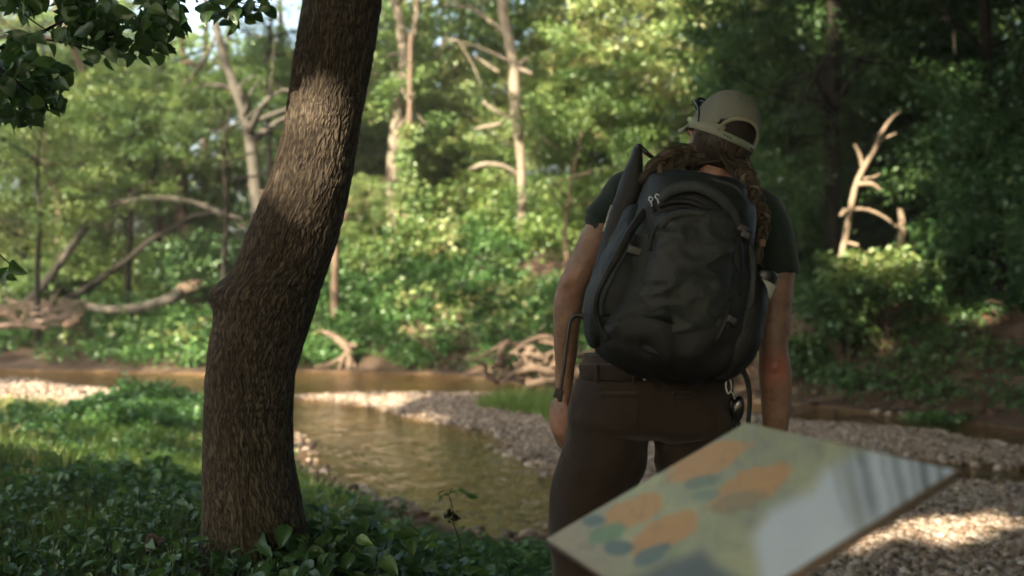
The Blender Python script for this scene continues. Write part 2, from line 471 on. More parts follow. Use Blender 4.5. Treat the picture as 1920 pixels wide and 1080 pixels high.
ms = N_(nt, "ShaderNodeMixShader"); nt.links.new(fr.outputs[0], ms.inputs[0]); nt.links.new(mm.outputs[0], ms.inputs[1]); nt.links.new(gl.outputs[0], ms.inputs[2])
nt.links.new(ms.outputs[0], o.inputs[0])
M_WATER = m
wv = np.array([[-60, 5, ZW - .012], [60, 5, ZW - .012], [60, 30, ZW - .012], [-60, 30, ZW - .012]])
w_ = link("creek_water", meshdata("creek_water", wv, [[0, 1, 2, 3]], M_WATER)); tag(w_, kind="structure")

# ------------------------------------------------------------------ pebbles
def ico(seed=0, n=7, m=5):
    V, F_ = ellipsoid((0, 0, 0), (1, .8, .55), n=8, m=5)
    V = V * (1 + .22 * vnoise(V * 1.3 + seed * 5.1, seed)[:, None]); return V, F_
def pebbles(n, xr, yr, size, mask, name, sunk=.25):
    X = RNG.uniform(*xr, n * 3); Y = yr[0] + (yr[1] - yr[0]) * RNG.random(n * 3) ** 1.4
    z3 = zones(X, Y); k = mask(X, Y, z3); X, Y = X[k][:n], Y[k][:n]; z3 = tuple(a[k][:n] for a in z3)
    Z = height(X, Y, z3); n = len(X)
    s = size[0] + (size[1] - size[0]) * RNG.random(n) ** 3
    pos = np.stack([X, Y, Z + s * .15], 1)
    nn = np.stack([RNG.normal(0, .25, n), RNG.normal(0, .25, n), np.ones(n)], 1); dd = RNG.normal(0, 1, (n, 3))
    parts = []; R = frames(nn, dd); r = RNG.random(n)
    for q in range(4):
        T = ico(q); sel = np.arange(n) % 4 == q
        parts.append(scatter(T[0], T[1], pos[sel], R[sel], s[sel] * .5, r[sel]))
    V, F_, C_ = join(parts)
    return V, F_, C_
m, nt, b, o = mat("river_pebbles")
at = N_(nt, "ShaderNodeAttribute", attribute_name="Col")
c = ramp(nt, at.outputs["Fac"], [(0, (.08, .058, .042)), (.3, (.20, .15, .11)), (.6, (.31, .25, .195)), (.85, (.26, .24, .215)), (.96, (.40, .34, .28)), (1, (.52, .46, .40))])
f = noise(nt, 60, 4, .6, coords(nt)); mxp = N_(nt, "ShaderNodeMix", data_type='RGBA', blend_type='MULTIPLY'); mxp.inputs[0].default_value = .6
nt.links.new(c, mxp.inputs[6]); nt.links.new(ramp(nt, f, [(.3, (.55, .5, .45)), (.7, (1, 1, 1))]), mxp.inputs[7])
nt.links.new(mxp.outputs[2], b.inputs["Base Color"]); b.inputs["Roughness"].default_value = .75; b.inputs["Specular IOR Level"].default_value = .3
M_PEB = m
def m_right(X, Y, z): return (z[0] > -.15) & (X > .1) & (X * 1.2 + Y > 3.6) & (X / Y > .045) & (np.abs(X / Y) < .55)
def m_bar(X, Y, z): return (z[1] > -.12) & (np.abs(X / Y) < .52)
def m_left(X, Y, z): return (z[0] > -.1) & (Y > 13.0) & (X < -3.9) & (np.abs(X / Y) < .52)
def m_bed(X, Y, z): return (np.maximum.reduce(z) < 0) & (np.maximum.reduce(z) > -.9) & (np.abs(X / Y) < .55) & (vnoise(np.stack([X, Y, 0 * X], 1) * .9, 77) > .15)
pp = [pebbles(34000, (0, 6.5), (4.2, 10.2), (.014, .065), m_right, ""), pebbles(30000, (-3, 7.5), (8.5, 16), (.016, .06), m_bar, ""),
      pebbles(7000, (-9, -3.5), (13, 17), (.03, .09), m_left, ""), pebbles(5000, (-4, 5), (6, 15), (.04, .13), m_bed, "")]
pp.append(pebbles(150, (-2.2, -.5), (7.0, 11.5), (.04, .11), lambda X, Y, z: (np.maximum.reduce(z) < 0) & (z[0] > -1.0) & (np.abs(X / Y) < .5), ""))
V, F_, C_ = join(pp)
g = obj("pebbles", V, F_, M_PEB, None, C_); tag(g, "tan and grey river pebbles covering the gravel bars", "pebbles", kind="stuff")

# ------------------------------------------------------------------ leaf clouds
def leafcloud(centers, radii, per, size, flat=.45, up=.7, T=DIAMOND, rbias=None):
    n = len(centers); c = np.repeat(centers, per, 0); r = np.repeat(radii, per)
    d = RNG.normal(0, 1, (n * per, 3)); d /= np.linalg.norm(d, axis=1)[:, None]
    rad = RNG.random(n * per) ** .45
    tilt = np.repeat(RNG.normal(0, .22, (n, 2)), per, 0)
    off = d * (rad * r)[:, None]; off[:, 2] = off[:, 2] * flat + off[:, 0] * tilt[:, 0] + off[:, 1] * tilt[:, 1]
    pos = c + off
    nn = RNG.normal(0, .55, (n * per, 3)); nn[:, 2] += up
    dd = d * [1, 1, .2] + RNG.normal(0, .4, (n * per, 3)); dd[:, 2] -= .35
    s = size * (.6 + .8 * RNG.random(n * per))
    base = np.repeat(RNG.random(n) if rbias is None else rbias, per)
    rnd = np.clip(.55 * base + .45 * RNG.random(n * per), 0, 1)
    return scatter(T[0], T[1], pos, frames(nn, dd), s, rnd)

def ell_points(n, rx, ry, rz, inner=.35):
    d = RNG.normal(0, 1, (n, 3)); d /= np.linalg.norm(d, axis=1)[:, None]
    r = inner + (1 - inner) * RNG.random(n) ** .6
    return d * r[:, None] * [rx, ry, rz]

def crown_proto(n, rx, ry, rz, cr, per, size, flat=.4, up=.7, seed=0):
    c = ell_points(n, rx, ry, rz)
    k = vnoise(c * .55 + seed * 3.7, seed) > -.25
    c = c[k]; r = cr * (.6 + .8 * RNG.random(len(c)))
    return leafcloud(c, r, per, size, flat, up)

CROWNS = []
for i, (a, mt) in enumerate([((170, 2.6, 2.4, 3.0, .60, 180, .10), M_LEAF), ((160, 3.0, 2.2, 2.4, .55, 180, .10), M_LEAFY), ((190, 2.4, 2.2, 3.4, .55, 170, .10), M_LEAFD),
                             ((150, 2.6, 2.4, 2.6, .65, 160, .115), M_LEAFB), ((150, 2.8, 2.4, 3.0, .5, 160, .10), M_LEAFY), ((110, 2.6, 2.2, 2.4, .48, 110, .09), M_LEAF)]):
    V, F_, C_ = crown_proto(*a, seed=i + 1)
    CROWNS.append(meshdata("crown", V, F_, mt, C_))

def limbs(base, n, spread, rise, r0, seed, length=1.8):
    rs = np.random.default_rng(seed); out = []
    for i in range(n):
        a = rs.uniform(0, 2 * math.pi); b = base[rs.integers(0, len(base))]
        l = length * rs.uniform(.6, 1.3)
        e = b + np.array([math.cos(a) * l * spread, math.sin(a) * l * spread, rise * l])
        mid = (b + e) / 2 + rs.normal(0, .12 * l, 3)
        out.append(tube([b, mid, e], [r0 * .5, r0 * .3, r0 * .1], 6, 9, .15, i))
        for q in range(3):
            e2 = mid + (e - mid) * rs.uniform(0, .8) ; e3 = e2 + rs.normal(0, .35 * l, 3)
            out.append(tube([e2, (e2 + e3) / 2 + rs.normal(0, .06 * l, 3), e3], [r0 * .2, r0 * .14, r0 * .05], 5, 7, .1, q))
    return out

def tree(name, label, path, dep, rad, bark, crowns=(), group=None, nl=6, seed=1, extra=(), limb_len=1.8):
    """path: photo pixels from base upward at depth dep, rad = radii in pixels; crowns: (u, v, depth, kind, sx, sy, sz, rot)"""
    pts = [P(u, v, dep) for u, v in path]
    b = pts[0].copy(); gz = height([b[0]], [b[1]])[0]
    if gz < b[2] + .3: b2 = b.copy(); b2[2] = gz - .1; pts = [b2] + pts if b[2] - b2[2] > .12 else pts
    base = (pts[0][0], pts[0][1], gz)
    root = thing(name, base, label, "tree", group)
    r = [x * dep / F for x in rad]
    if len(pts) > len(path): r = [r[0] * 1.25] + r
    parts = [tube(pts, r, 12, len(pts) * 8, .12, seed)]
    up = catmull(pts, 30)[12:]
    if nl: parts += limbs(up, nl, .85, .35, r[0] * .8, seed, limb_len)
    for ex in extra:
        parts.append(tube([P(u, v, dep + dd) for u, v, dd in ex[0]], [x * dep / F for x in ex[1]], 8, None, .15, seed))
    V, F_ = join(parts); obj("trunk", V, F_, bark, root)
    for (u, v, d, k, sx, sy, sz, rot) in crowns:
        c = link("crown", CROWNS[k], root); c.location = Vector(P(u, v, d)) - root.location
        c.scale = (sx, sy, sz); c.rotation_euler = (0, 0, rot)
    return root

GT = "trees on the far bank of the creek"
tree("tree", "grey leaning tree with a fork and a bare side branch left of the big trunk", [(490, 480), (486, 420), (478, 340), (470, 270), (458, 215), (436, 150), (415, 90), (400, 0), (395, -200)], 20, [14, 13, 12, 11, 10, 9, 8, 6, 3], M_BARK_GREY,
     [(330, -230, 21, 1, .9, .9, .8, .4)], GT, 3, 3, [([(470, 265, 0), (505, 240, .1), (535, 222, .1), (600, 190, .3)], [9, 7, 5, 3]), ([(458, 190, 0), (430, 165, 0), (385, 160, .1), (350, 175, .2)], [6, 5, 4, 2]),
      ([(340, 175, .2), (370, 130, .1), (395, 90, 0), (410, 40, 0)], [4, 4, 3, 2]), ([(398, 110, 0), (430, 140, 0), (440, 155, 0)], [3, 3, 3])])
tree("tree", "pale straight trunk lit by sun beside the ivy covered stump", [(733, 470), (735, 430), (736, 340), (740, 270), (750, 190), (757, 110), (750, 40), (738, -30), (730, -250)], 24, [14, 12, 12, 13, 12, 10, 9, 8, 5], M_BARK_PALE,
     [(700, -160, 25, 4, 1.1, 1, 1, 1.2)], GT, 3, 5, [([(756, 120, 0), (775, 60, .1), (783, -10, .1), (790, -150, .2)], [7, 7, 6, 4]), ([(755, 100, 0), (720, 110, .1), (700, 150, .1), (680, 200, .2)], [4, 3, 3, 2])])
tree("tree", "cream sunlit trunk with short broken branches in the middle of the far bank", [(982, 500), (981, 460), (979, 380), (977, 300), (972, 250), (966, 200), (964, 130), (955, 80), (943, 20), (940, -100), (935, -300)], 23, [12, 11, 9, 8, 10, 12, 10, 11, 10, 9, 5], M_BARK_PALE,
     [(1000, -190, 24.5, 0, 1.2, 1.1, 1, .2)], GT, 2, 6, [([(966, 128, 0), (982, 115, -.1), (990, 108, -.1)], [4, 4, 3]), ([(966, 128, 0), (985, 133, -.1), (998, 139, -.1)], [5, 4, 3]), ([(936, 136, 0), (915, 122, 0), (890, 105, 0)], [3, 3, 2]),
      ([(960, 225, 0), (925, 205, 0), (905, 190, 0)], [4, 3, 2]), ([(940, 232, -.2), (915, 237, -.2), (890, 242, -.2)], [4, 4, 2]), ([(976, 330, 0), (945, 312, -.1), (910, 308, -.1), (880, 318, -.1)], [4, 4, 5, 4]), ([(955, 60, 0), (925, 45, 0), (890, 20, 0)], [4, 3, 2])])
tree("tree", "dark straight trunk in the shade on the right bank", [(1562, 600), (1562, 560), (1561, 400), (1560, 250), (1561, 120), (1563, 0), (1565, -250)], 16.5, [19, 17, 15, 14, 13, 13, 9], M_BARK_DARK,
     [(1520, -30, 18, 2, .9, .8, .8, 0), (1640, -250, 16.5, 3, 1, .8, .8, 2), (1480, 330, 19.5, 2, .5, .5, .6, 1)], GT, 6, 8)
tree("dead_tree", "sunlit pale snag forking into broken limbs right of the hiker", [(1572, 520), (1580, 470), (1592, 410), (1604, 350), (1622, 310), (1640, 280), (1652, 250), (1672, 222), (1690, 208)], 15.3, [6, 6, 5.5, 5.5, 5.5, 4.5, 4, 3, 1.5], M_PALEWOOD, (), None, 0, 9,
     [([(1618, 315, 0), (1612, 290, 0), (1602, 270, 0)], [5, 4, 3]), ([(1640, 280, 0), (1655, 262, .1), (1680, 250, .1)], [4, 3, 2]), ([(1608, 345, 0), (1635, 345, -.1), (1655, 360, -.1)], [5, 4, 2]), ([(1620, 335, 0), (1640, 332, .1), (1650, 325, .1)], [3, 3, 2]),
      ([(1585, 395, 0), (1620, 392, .1), (1655, 405, .1), (1685, 428, .1)], [4, 4, 3, 2.5]), ([(1690, 470, .1), (1692, 430, .1), (1688, 390, .1)], [8, 7, 5]), ([(1585, 395, 0), (1575, 405, 0)], [6, 3]), ([(1590, 455, 0), (1610, 460, -.1)], [4, 3])])
for i, (lab, path, dep, rad, bk, cr) in enumerate([
    ("slim dark trunk bent to the left behind the arching log", [(45, 520), (40, 440), (42, 360), (52, 300), (60, 240), (50, 120), (60, -100)], 25, [9, 8, 8, 7, 7, 6, 4], M_BARK_GREY, [(-20, 190, 27, 0, 1.2, 1, .9, .5)]),
    ("short sunlit crooked trunk on the left edge of the wood", [(112, 480), (110, 430), (112, 390), (100, 350), (88, 330), (85, 250), (95, 100)], 23, [7, 8, 7, 6, 5, 4, 2], M_DEAD, [(160, 150, 26, 4, .8, .8, .8, 1.5)]),
    ("brown trunk slanting up to the left under the hanging branch", [(330, 520), (290, 380), (262, 320), (230, 270), (180, 180), (145, 110), (130, 40)], 24, [9, 8, 8, 7, 8, 6, 4], M_BARK_BROWN, [(330, -260, 25, 4, .8, .9, .8, 2.5)]),
    ("thin forked trunk leaning right below the overhanging leaves", [(250, 500), (230, 380), (205, 280), (178, 190), (160, 140), (140, 80), (150, -20)], 27, [8, 7, 7, 6, 6, 5, 3], M_BARK_DARK, [(100, -330, 29, 1, .9, .9, .7, 3)]),
    ("leafy tree with bright yellow green sprays left of the cream trunk", [(855, 420), (858, 360), (860, 300), (850, 200), (865, 50), (870, -150)], 27, [10, 9, 8, 8, 7, 5], M_BARK_BROWN, [(840, 130, 25.5, 1, 1.05, .8, 1.0, 4), (880, 300, 26, 4, .7, .7, .5, 1)]),
    ("tree with tall airy sunlit crown above the hiker's left shoulder", [(1080, 420), (1075, 300), (1078, 200), (1073, 150), (1074, 90), (1080, -50)], 27, [7, 6, 5, 5, 4, 3], M_BARK_BROWN, [(1130, 80, 25, 1, 1.2, 1, 1, 5), (1080, 240, 26, 4, .9, .8, .7, 2)]),
    ("tree with light green crown just left of the cap", [(1215, 420), (1210, 300), (1205, 200), (1212, 150), (1218, 60)], 28, [9, 7, 6, 5, 4], M_BARK_BROWN, [(1190, 260, 25, 1, .85, .8, .75, 6), (1230, 80, 24, 4, .8, .8, .75, 2)]),
    ("tree whose yellow green crown fills the top above the cap", [(1370, 480), (1365, 300), (1362, 150), (1365, 0), (1370, -200)], 26, [12, 10, 9, 8, 5], M_BARK_GREY, [(1370, 40, 25, 4, 1.15, 1, 1.0, 1)]),
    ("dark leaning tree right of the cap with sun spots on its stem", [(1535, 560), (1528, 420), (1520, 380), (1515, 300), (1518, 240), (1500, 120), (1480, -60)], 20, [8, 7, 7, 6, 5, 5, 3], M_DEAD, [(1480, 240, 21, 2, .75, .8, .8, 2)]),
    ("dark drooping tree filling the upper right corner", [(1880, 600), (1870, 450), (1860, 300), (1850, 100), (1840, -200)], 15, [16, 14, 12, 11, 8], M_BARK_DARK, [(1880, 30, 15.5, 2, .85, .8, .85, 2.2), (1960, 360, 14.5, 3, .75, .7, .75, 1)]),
    ("bushy shaded tree behind the bleached snag", [(1760, 560), (1755, 420), (1750, 300), (1745, 120), (1740, -100)], 20, [12, 10, 9, 8, 5], M_BARK_DARK, [(1740, 180, 19.5, 3, .95, .9, .85, 3.3), (1760, 400, 20, 2, .9, .8, .6, 4)]),
    ("shaded tree with a low crown hanging over the right bank", [(1660, 560), (1655, 420), (1660, 300), (1665, 100), (1670, -100)], 22, [10, 9, 8, 7, 4], M_BARK_DARK, [(1650, 60, 20, 2, .9, .8, .8, 1.3), (1600, 330, 21, 2, .8, .8, .7, 1.3)]),
    ("mossy tree behind the left log pile", [(375, 480), (345, 420), (340, 380), (345, 300), (350, 200), (340, 50)], 26, [14, 13, 12, 9, 8, 5], M_BARK_BROWN, [(330, 300, 28, 0, 1, .8, .8, 1.8)]),
    ("round bright tree behind the fork of the grey leaning tree", [(540, 480), (535, 300), (530, 150), (525, 0)], 28, [9, 8, 7, 5], M_BARK_BROWN, [(520, 250, 27, 0, .95, .8, .7, 2.8)]),
    ("tree with olive crown seen just right of the big near trunk", [(690, 440), (695, 300), (700, 180), (705, 0)], 28, [8, 7, 6, 5], M_BARK_BROWN, [(690, 150, 27.5, 4, .9, .9, 1.0, 3.9)]),
    ("small tree with horizontal sprays right of the big near trunk", [(628, 500), (632, 440), (650, 400), (662, 380)], 20, [7, 6, 4, 3], M_DEAD, [(672, 380, 19.5, 4, .26, .3, .22, 3)]),
    ("dense dark crowned tree over the hollow left of the cream trunk", [(800, 480), (795, 380), (800, 280), (795, 150)], 30, [8, 7, 6, 5], M_BARK_BROWN, [(780, 250, 29, 2, 1, .8, .8, 4.4)]),
    ("leafy tree low behind the hiker's left arm", [(1065, 520), (1062, 470), (1060, 430), (1070, 350), (1090, 250)], 21, [5, 5, 4, 3, 2], M_BARK_BROWN, [(1090, 330, 23, 0, .75, .7, .7, 5.2)]),
    ("thick green tree on the far left margin", [(-60, 520), (-50, 300), (-45, 100), (-40, -100)], 22, [14, 12, 10, 8], M_BARK_GREY, [(-10, 300, 24, 1, 1, .9, .9, .9), (-330, 40, 22, 3, 1, .9, 1, .9)]),
    ("green tree between the arching log and the slanting brown trunk", [(215, 500), (205, 400), (200, 250), (210, 100)], 29, [9, 8, 7, 5], M_BARK_BROWN, [(180, 270, 28, 0, 1.1, .8, .9, 2.1)]),
    ("slim sapling with loose green sprays over the left end of the arch", [(70, 520), (75, 420), (70, 330), (75, 240)], 20, [5, 4, 3, 2], M_BARK_DARK, [(80, 300, 20, 5, .62, .5, .62, 1)]),
    ("sapling with airy crown above the middle of the arching trunk", [(240, 500), (245, 400), (240, 300), (250, 220)], 22, [5, 4, 3, 2], M_BARK_DARK, [(250, 270, 22, 5, .7, .5, .65, 2)]),
    ("sapling with green sprays in front of the grey forked tree", [(420, 500), (425, 400), (420, 300), (430, 200)], 18.8, [5, 4, 3, 2], M_BARK_DARK, [(380, 200, 21, 5, .5, .5, .5, 3)]),
    ("fine leaved tree between the hanging branch and the grey forked tree", [(300, 480), (290, 300), (300, 150), (310, 20)], 23, [7, 6, 5, 3], M_BARK_DARK, [(290, 210, 23, 5, .75, .7, .6, 4), (160, 240, 23, 5, .75, .8, .6, 2)]),
    ("tree with fine green leaves by the left side of the big trunk", [(500, 460), (505, 300), (500, 150), (510, 20)], 22.5, [6, 5, 4, 3], M_BARK_DARK, [(540, 350, 24, 5, .4, .4, .6, 5), (545, 190, 23.5, 0, .5, .6, .5, 2), (470, 10, 26, 5, .42, .4, .4, 1)]),
    ("sapling with sunlit sprays right of the cream trunk", [(1040, 520), (1045, 400), (1055, 300), (1060, 200)], 25, [5, 4, 3, 2], M_BARK_DARK, [(1085, 270, 24.5, 4, .5, .5, .7, 6)]),
    ("sapling with light sprays between the pale trunk and the cream trunk", [(870, 520), (866, 400), (870, 300), (875, 150)], 26, [5, 4, 3, 2], M_BARK_DARK, [(865, 200, 26, 4, .6, .5, .8, 0)]),
    ("sapling shading the bank left of the dark straight trunk", [(1480, 600), (1485, 450), (1480, 300), (1490, 150)], 17, [6, 5, 4, 2], M_BARK_DARK, [(1475, 330, 17, 2, .42, .4, .6, 0), (1500, 120, 17.5, 3, .5, .5, .6, 3)]),
    ]):
    tree("tree", lab, path, dep, rad, bk, cr, GT, 5, 20 + i)

# distant wood: one mass of leaves and stems behind the individual trees
def masscloud(n, ur, vr, dr, cr, per, size, thr=-.2, seed=0, up=.6, flat=.5):
    u = RNG.uniform(*ur, n); v = RNG.uniform(*vr, n); d = RNG.uniform(*dr, n)
    c = np.array([P(a, b_, e) for a, b_, e in zip(u, v, d)])
    k = vnoise(c * .33 + 9.1, seed) > thr
    c = c[k]; gz = height(c[:, 0], c[:, 1]); c = c[c[:, 2] > gz - .1]
    return leafcloud(c, cr * (.6 + .8 * RNG.random(len(c))), per, size, flat, up)
V, F_, C_ = join([masscloud(110, (-500, 700), (70, 150), (31, 44), .8, 80, .2, -.1, 8), masscloud(1900, (-500, 2300), (110, 520), (31, 46), 1.0, 90, .20, -.45, 4),
                  masscloud(900, (640, 2300), (-420, 140), (30, 44), 1.1, 90, .22, -.35, 5)])
g = obj("distant_woods", V, F_, M_LEAF, None, C_); tag(g, "far wood of mixed green foliage behind the bank trees", "woods", kind="stuff")
parts = []
for i in range(46):
    u = RNG.uniform(-300, 2200); d = RNG.uniform(30, 44); b = P(u, 500, d); gz = height([b[0]], [b[1]])[0]
    lean = RNG.normal(0, .8, 2); r = RNG.uniform(.10, .2)
    parts.append(tube([(b[0], b[1], gz - .2), (b[0] + lean[0] * .4, b[1], gz + 4), (b[0] + lean[0], b[1] + lean[1], gz + 10)], [r * 1.2, r, r * .5], 8, 12, .1, i))
V, F_ = join(parts); g = obj("distant_trunks", V, F_, M_BARK_BROWN); tag(g, "many thin brown trunks deep in the far wood", "woods", kind="stuff")

# ------------------------------------------------------------------ undergrowth on the far bank, shrubs
def cover(n, xr, yr, mask, hgt, size, per, cr, mt, name, label, thr=-.3, seed=0, up=.9):
    X = RNG.uniform(*xr, n); Y = RNG.uniform(*yr, n); z3 = zones(X, Y)
    k = mask(X, Y, z3) & (vnoise(np.stack([X * .8, Y * .8, 0 * X], 1), seed) > thr)
    X, Y = X[k], Y[k]; z = height(X, Y, tuple(a[k] for a in z3))
    c = np.stack([X, Y, z + hgt * (.3 + .9 * RNG.random(len(X)) * (1 + vnoise(np.stack([X, Y, 0 * X], 1) * .7, seed + 1)))], 1)
    V, F_, C_ = leafcloud(c, cr * (.6 + .8 * RNG.random(len(c))), per, size, .55, up)
    g = obj(name, V, F_, mt, None, C_); tag(g, label, "undergrowth", kind="stuff"); return g
inview = lambda X, Y: (np.abs(X / Y) < .5)
cover(1500, (-10, -2), (17, 27), lambda X, Y, z: (z[2] > .35) & inview(X, Y), .22, .085, 60, .32, M_COVER, "ground_cover", "low green leafy cover on the flat far bank at left", -.75, 11)
cover(1500, (-4, 4), (17, 27), lambda X, Y, z: (z[2] > .3) & inview(X, Y) & (X > -4), .20, .085, 60, .30, M_COVER, "ground_cover", "bushy green cover on the steep bank in the middle", -.2, 12)
cover(3200, (2, 12), (12.5, 25), lambda X, Y, z: (z[2] > .25) & inview(X, Y), .20, .075, 55, .28, M_LEAFB, "ground_cover", "dark leafy cover on the shaded right bank", -.55, 13)
cover(500, (-2, 4), (22, 30), lambda X, Y, z: inview(X, Y), .7, .10, 70, .5, M_LEAF, "undergrowth", "tall green undergrowth under the middle trees", -.3, 14)
cover(650, (-14, -2), (22, 32), lambda X, Y, z: inview(X, Y), .9, .10, 70, .55, M_LEAF, "undergrowth", "tall tangled green undergrowth behind the log pile", -.5, 15)
cover(500, (4, 14), (18, 30), lambda X, Y, z: inview(X, Y), .7, .10, 60, .5, M_LEAFD, "undergrowth", "dark undergrowth beneath the right trees", -.2, 16)

def shrub(label, u, v, d, rx, rz, mt, n=40, per=90, size=.09, cat="shrub", name="shrub", up=.8, cr=.28, group=None):
    c = P(u, v, d); gz = height([c[0]], [c[1]])[0]
    root = thing(name, (c[0], c[1], gz), label, cat, group)
    rx = rx * d / F; rz = rz * d / F
    pts = ell_points(n, rx, rx * .8, rz, .2) + c; pts = pts[pts[:, 2] > gz]
    if len(pts) < 3: pts = np.array([c, c + [.1, 0, .1], c + [-.1, .1, .05]])
    V, F_, C_ = leafcloud(pts, cr * (.6 + .8 * RNG.random(len(pts))), per, size, .5, up)
    obj("leaves", V, F_, mt, root, C_)
    st = [tube([(c[0] + .04 * q, c[1], gz - .05), (np.array([c[0], c[1], gz]) + p) / 2 + [0, 0, .1], p], [.018, .012, .005], 5, 8, .1, q) for q, p in enumerate(pts[:7])]
    V, F_ = join(st); obj("stem", V, F_, M_BARK_BROWN, root)
    return root
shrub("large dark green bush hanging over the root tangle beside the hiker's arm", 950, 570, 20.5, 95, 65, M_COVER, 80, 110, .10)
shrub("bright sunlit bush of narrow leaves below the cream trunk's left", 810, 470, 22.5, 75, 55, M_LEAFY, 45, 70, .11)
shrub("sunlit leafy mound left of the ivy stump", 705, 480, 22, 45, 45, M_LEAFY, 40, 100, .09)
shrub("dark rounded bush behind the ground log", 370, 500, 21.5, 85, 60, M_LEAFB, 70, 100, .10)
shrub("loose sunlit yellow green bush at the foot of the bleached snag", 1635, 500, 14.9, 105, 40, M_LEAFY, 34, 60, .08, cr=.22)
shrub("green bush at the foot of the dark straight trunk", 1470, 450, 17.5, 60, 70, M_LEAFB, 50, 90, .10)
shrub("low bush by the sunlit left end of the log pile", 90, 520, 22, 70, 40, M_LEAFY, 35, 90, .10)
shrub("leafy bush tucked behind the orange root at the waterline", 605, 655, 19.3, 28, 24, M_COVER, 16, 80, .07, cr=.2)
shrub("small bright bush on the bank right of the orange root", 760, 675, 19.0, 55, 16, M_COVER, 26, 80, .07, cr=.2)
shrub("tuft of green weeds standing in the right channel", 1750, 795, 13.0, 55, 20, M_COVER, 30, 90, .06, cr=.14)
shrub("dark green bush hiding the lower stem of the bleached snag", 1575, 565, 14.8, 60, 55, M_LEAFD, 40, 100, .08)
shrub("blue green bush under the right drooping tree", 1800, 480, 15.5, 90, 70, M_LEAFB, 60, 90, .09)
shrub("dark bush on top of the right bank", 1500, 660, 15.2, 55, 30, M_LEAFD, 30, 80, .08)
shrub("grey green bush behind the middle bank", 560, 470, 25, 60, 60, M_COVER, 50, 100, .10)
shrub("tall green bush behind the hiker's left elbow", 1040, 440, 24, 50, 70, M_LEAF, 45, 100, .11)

cover(420, (-10, 4), (18, 27), lambda X, Y, z: (z[2] > .6) & inview(X, Y), .45, .12, 26, .30, M_LEAFY, "undergrowth", "pale tall weeds standing above the cover on the far bank", .05, 17)
cover(260, (-4.4, -3.2), (11.2, 13.2), lambda X, Y, z: (z[0] > .1), .22, .07, 60, .18, M_COVER, "leafy_clump", "bright green leafy clump at the edge of the left bank by the big trunk", -1, 18)
# ivy covered stump
root = thing("ivy_stump", P(775, 490, 22.8), "bent dead trunk wrapped in bright ivy beside the pale straight trunk", "tree")
V, F_ = tube([P(800, 520, 22.8), P(785, 470, 22.8), P(768, 420, 22.8), P(762, 370, 22.8), P(765, 300, 22.9), P(768, 200, 23), P(770, 60, 23)], [.24, .17, .14, .12, .10, .06, .04], 10, 40, .2, 3)
obj("trunk", V, F_, M_DEAD, root)
cp = catmull([P(800, 520, 22.7), P(785, 470, 22.7), P(768, 420, 22.7), P(764, 340, 22.8), P(768, 240, 22.9)], 60)
V, F_, C_ = leafcloud(cp + RNG.normal(0, .09, cp.shape), np.linspace(.34, .12, 60), 90, .085, 1.0, .4); obj("ivy", V, F_, M_LEAFY, root, C_)

# ------------------------------------------------------------------ dead wood
def log(name, label, paths, bark, cat="log", group=None, jit=.2, n=9):
    parts = [tube([P(*q) for q in p], [x for x in r], n, max(14, len(p) * 8), jit, i) for i, (p, r) in enumerate(paths)]
    V, F_ = join(parts); o = obj(name, V, F_, bark); return tag(o, label, cat, group)
log("fallen_tree", "long bare grey trunk arching over the left bank", [([(40, 580, 21), (85, 530, 21), (130, 470, 21), (175, 408, 21), (235, 378, 21), (310, 371, 21), (375, 384, 21), (425, 405, 21), (465, 432, 21)], [.09, .08, .075, .065, .06, .055, .045, .04, .02]),
    ([(235, 378, 21), (262, 350, 21), (290, 340, 21)], [.025, .02, .01]), ([(380, 384, 21), (410, 398, 20.9), (455, 410, 20.8)], [.06, .07, .02])], M_BARK_GREY, "fallen tree")
log("fallen_tree", "darker limb slanting up from the log pile to the arch", [([(120, 565, 20.6), (170, 535, 20.6), (235, 490, 20.6), (280, 452, 20.6), (330, 425, 20.7), (365, 405, 20.8), (420, 400, 20.9)], [.07, .07, .06, .055, .045, .05, .03])], M_BARK_DARK, "fallen tree")
GL = "logs heaped on the left bank"
log("log", "long log lying in front of the dark hollow", [([(150, 572, 20.8), (200, 580, 20.6), (260, 578, 20.5), (315, 562, 20.6), (335, 548, 20.8)], [.07, .08, .10, .12, .10])], M_BARK_GREY, "log", GL)
log("log", "sunlit broken stump pieces at the right end of the long log", [([(330, 560, 20.9), (345, 545, 21), (372, 533, 21), (385, 530, 21)], [.10, .13, .10, .07]), ([(340, 555, 20.8), (332, 535, 20.8)], [.06, .02])], M_DEAD, "log", GL)
for i, (lab, p, r) in enumerate([("pale knotty log at the left frame edge", [(-30, 590, 20.5), (10, 585, 20.4), (35, 598, 20.4)], [0.109, 0.116, 0.082]),
    ("short upright root splinter at the end of the arching log", [(100, 600, 20), (90, 575, 20), (78, 560, 20)], [0.068, 0.061, 0.020]),
    ("log with a rough end lying under the dark limb", [(60, 606, 19.9), (110, 598, 19.8), (150, 590, 19.8)], [0.061, 0.075, 0.082]),
    ("thin log at the bottom of the left pile", [(-20, 612, 19.8), (30, 610, 19.7), (90, 615, 19.6)], [0.048, 0.054, 0.034]),
    ("dark root knot between the pale logs", [(120, 612, 19.7), (145, 600, 19.7), (150, 585, 19.8)], [0.068, 0.095, 0.054]),
    ("brown log crossing behind the pile", [(30, 570, 21), (80, 582, 20.8), (140, 575, 20.6)], [0.054, 0.061, 0.048])]):
    log("log", lab, [(p, r), ([p[1], (p[1][0] + 14, p[1][1] - 16, p[1][2]), (p[1][0] + 20, p[1][1] - 34, p[1][2])], [.04, .02, .008])], [M_DEAD, M_DEADG, M_DEADG, M_DEAD, M_BARK_BROWN, M_DEADG][i], "log", GL, .45)
rs = np.random.default_rng(5)
bp_ = []
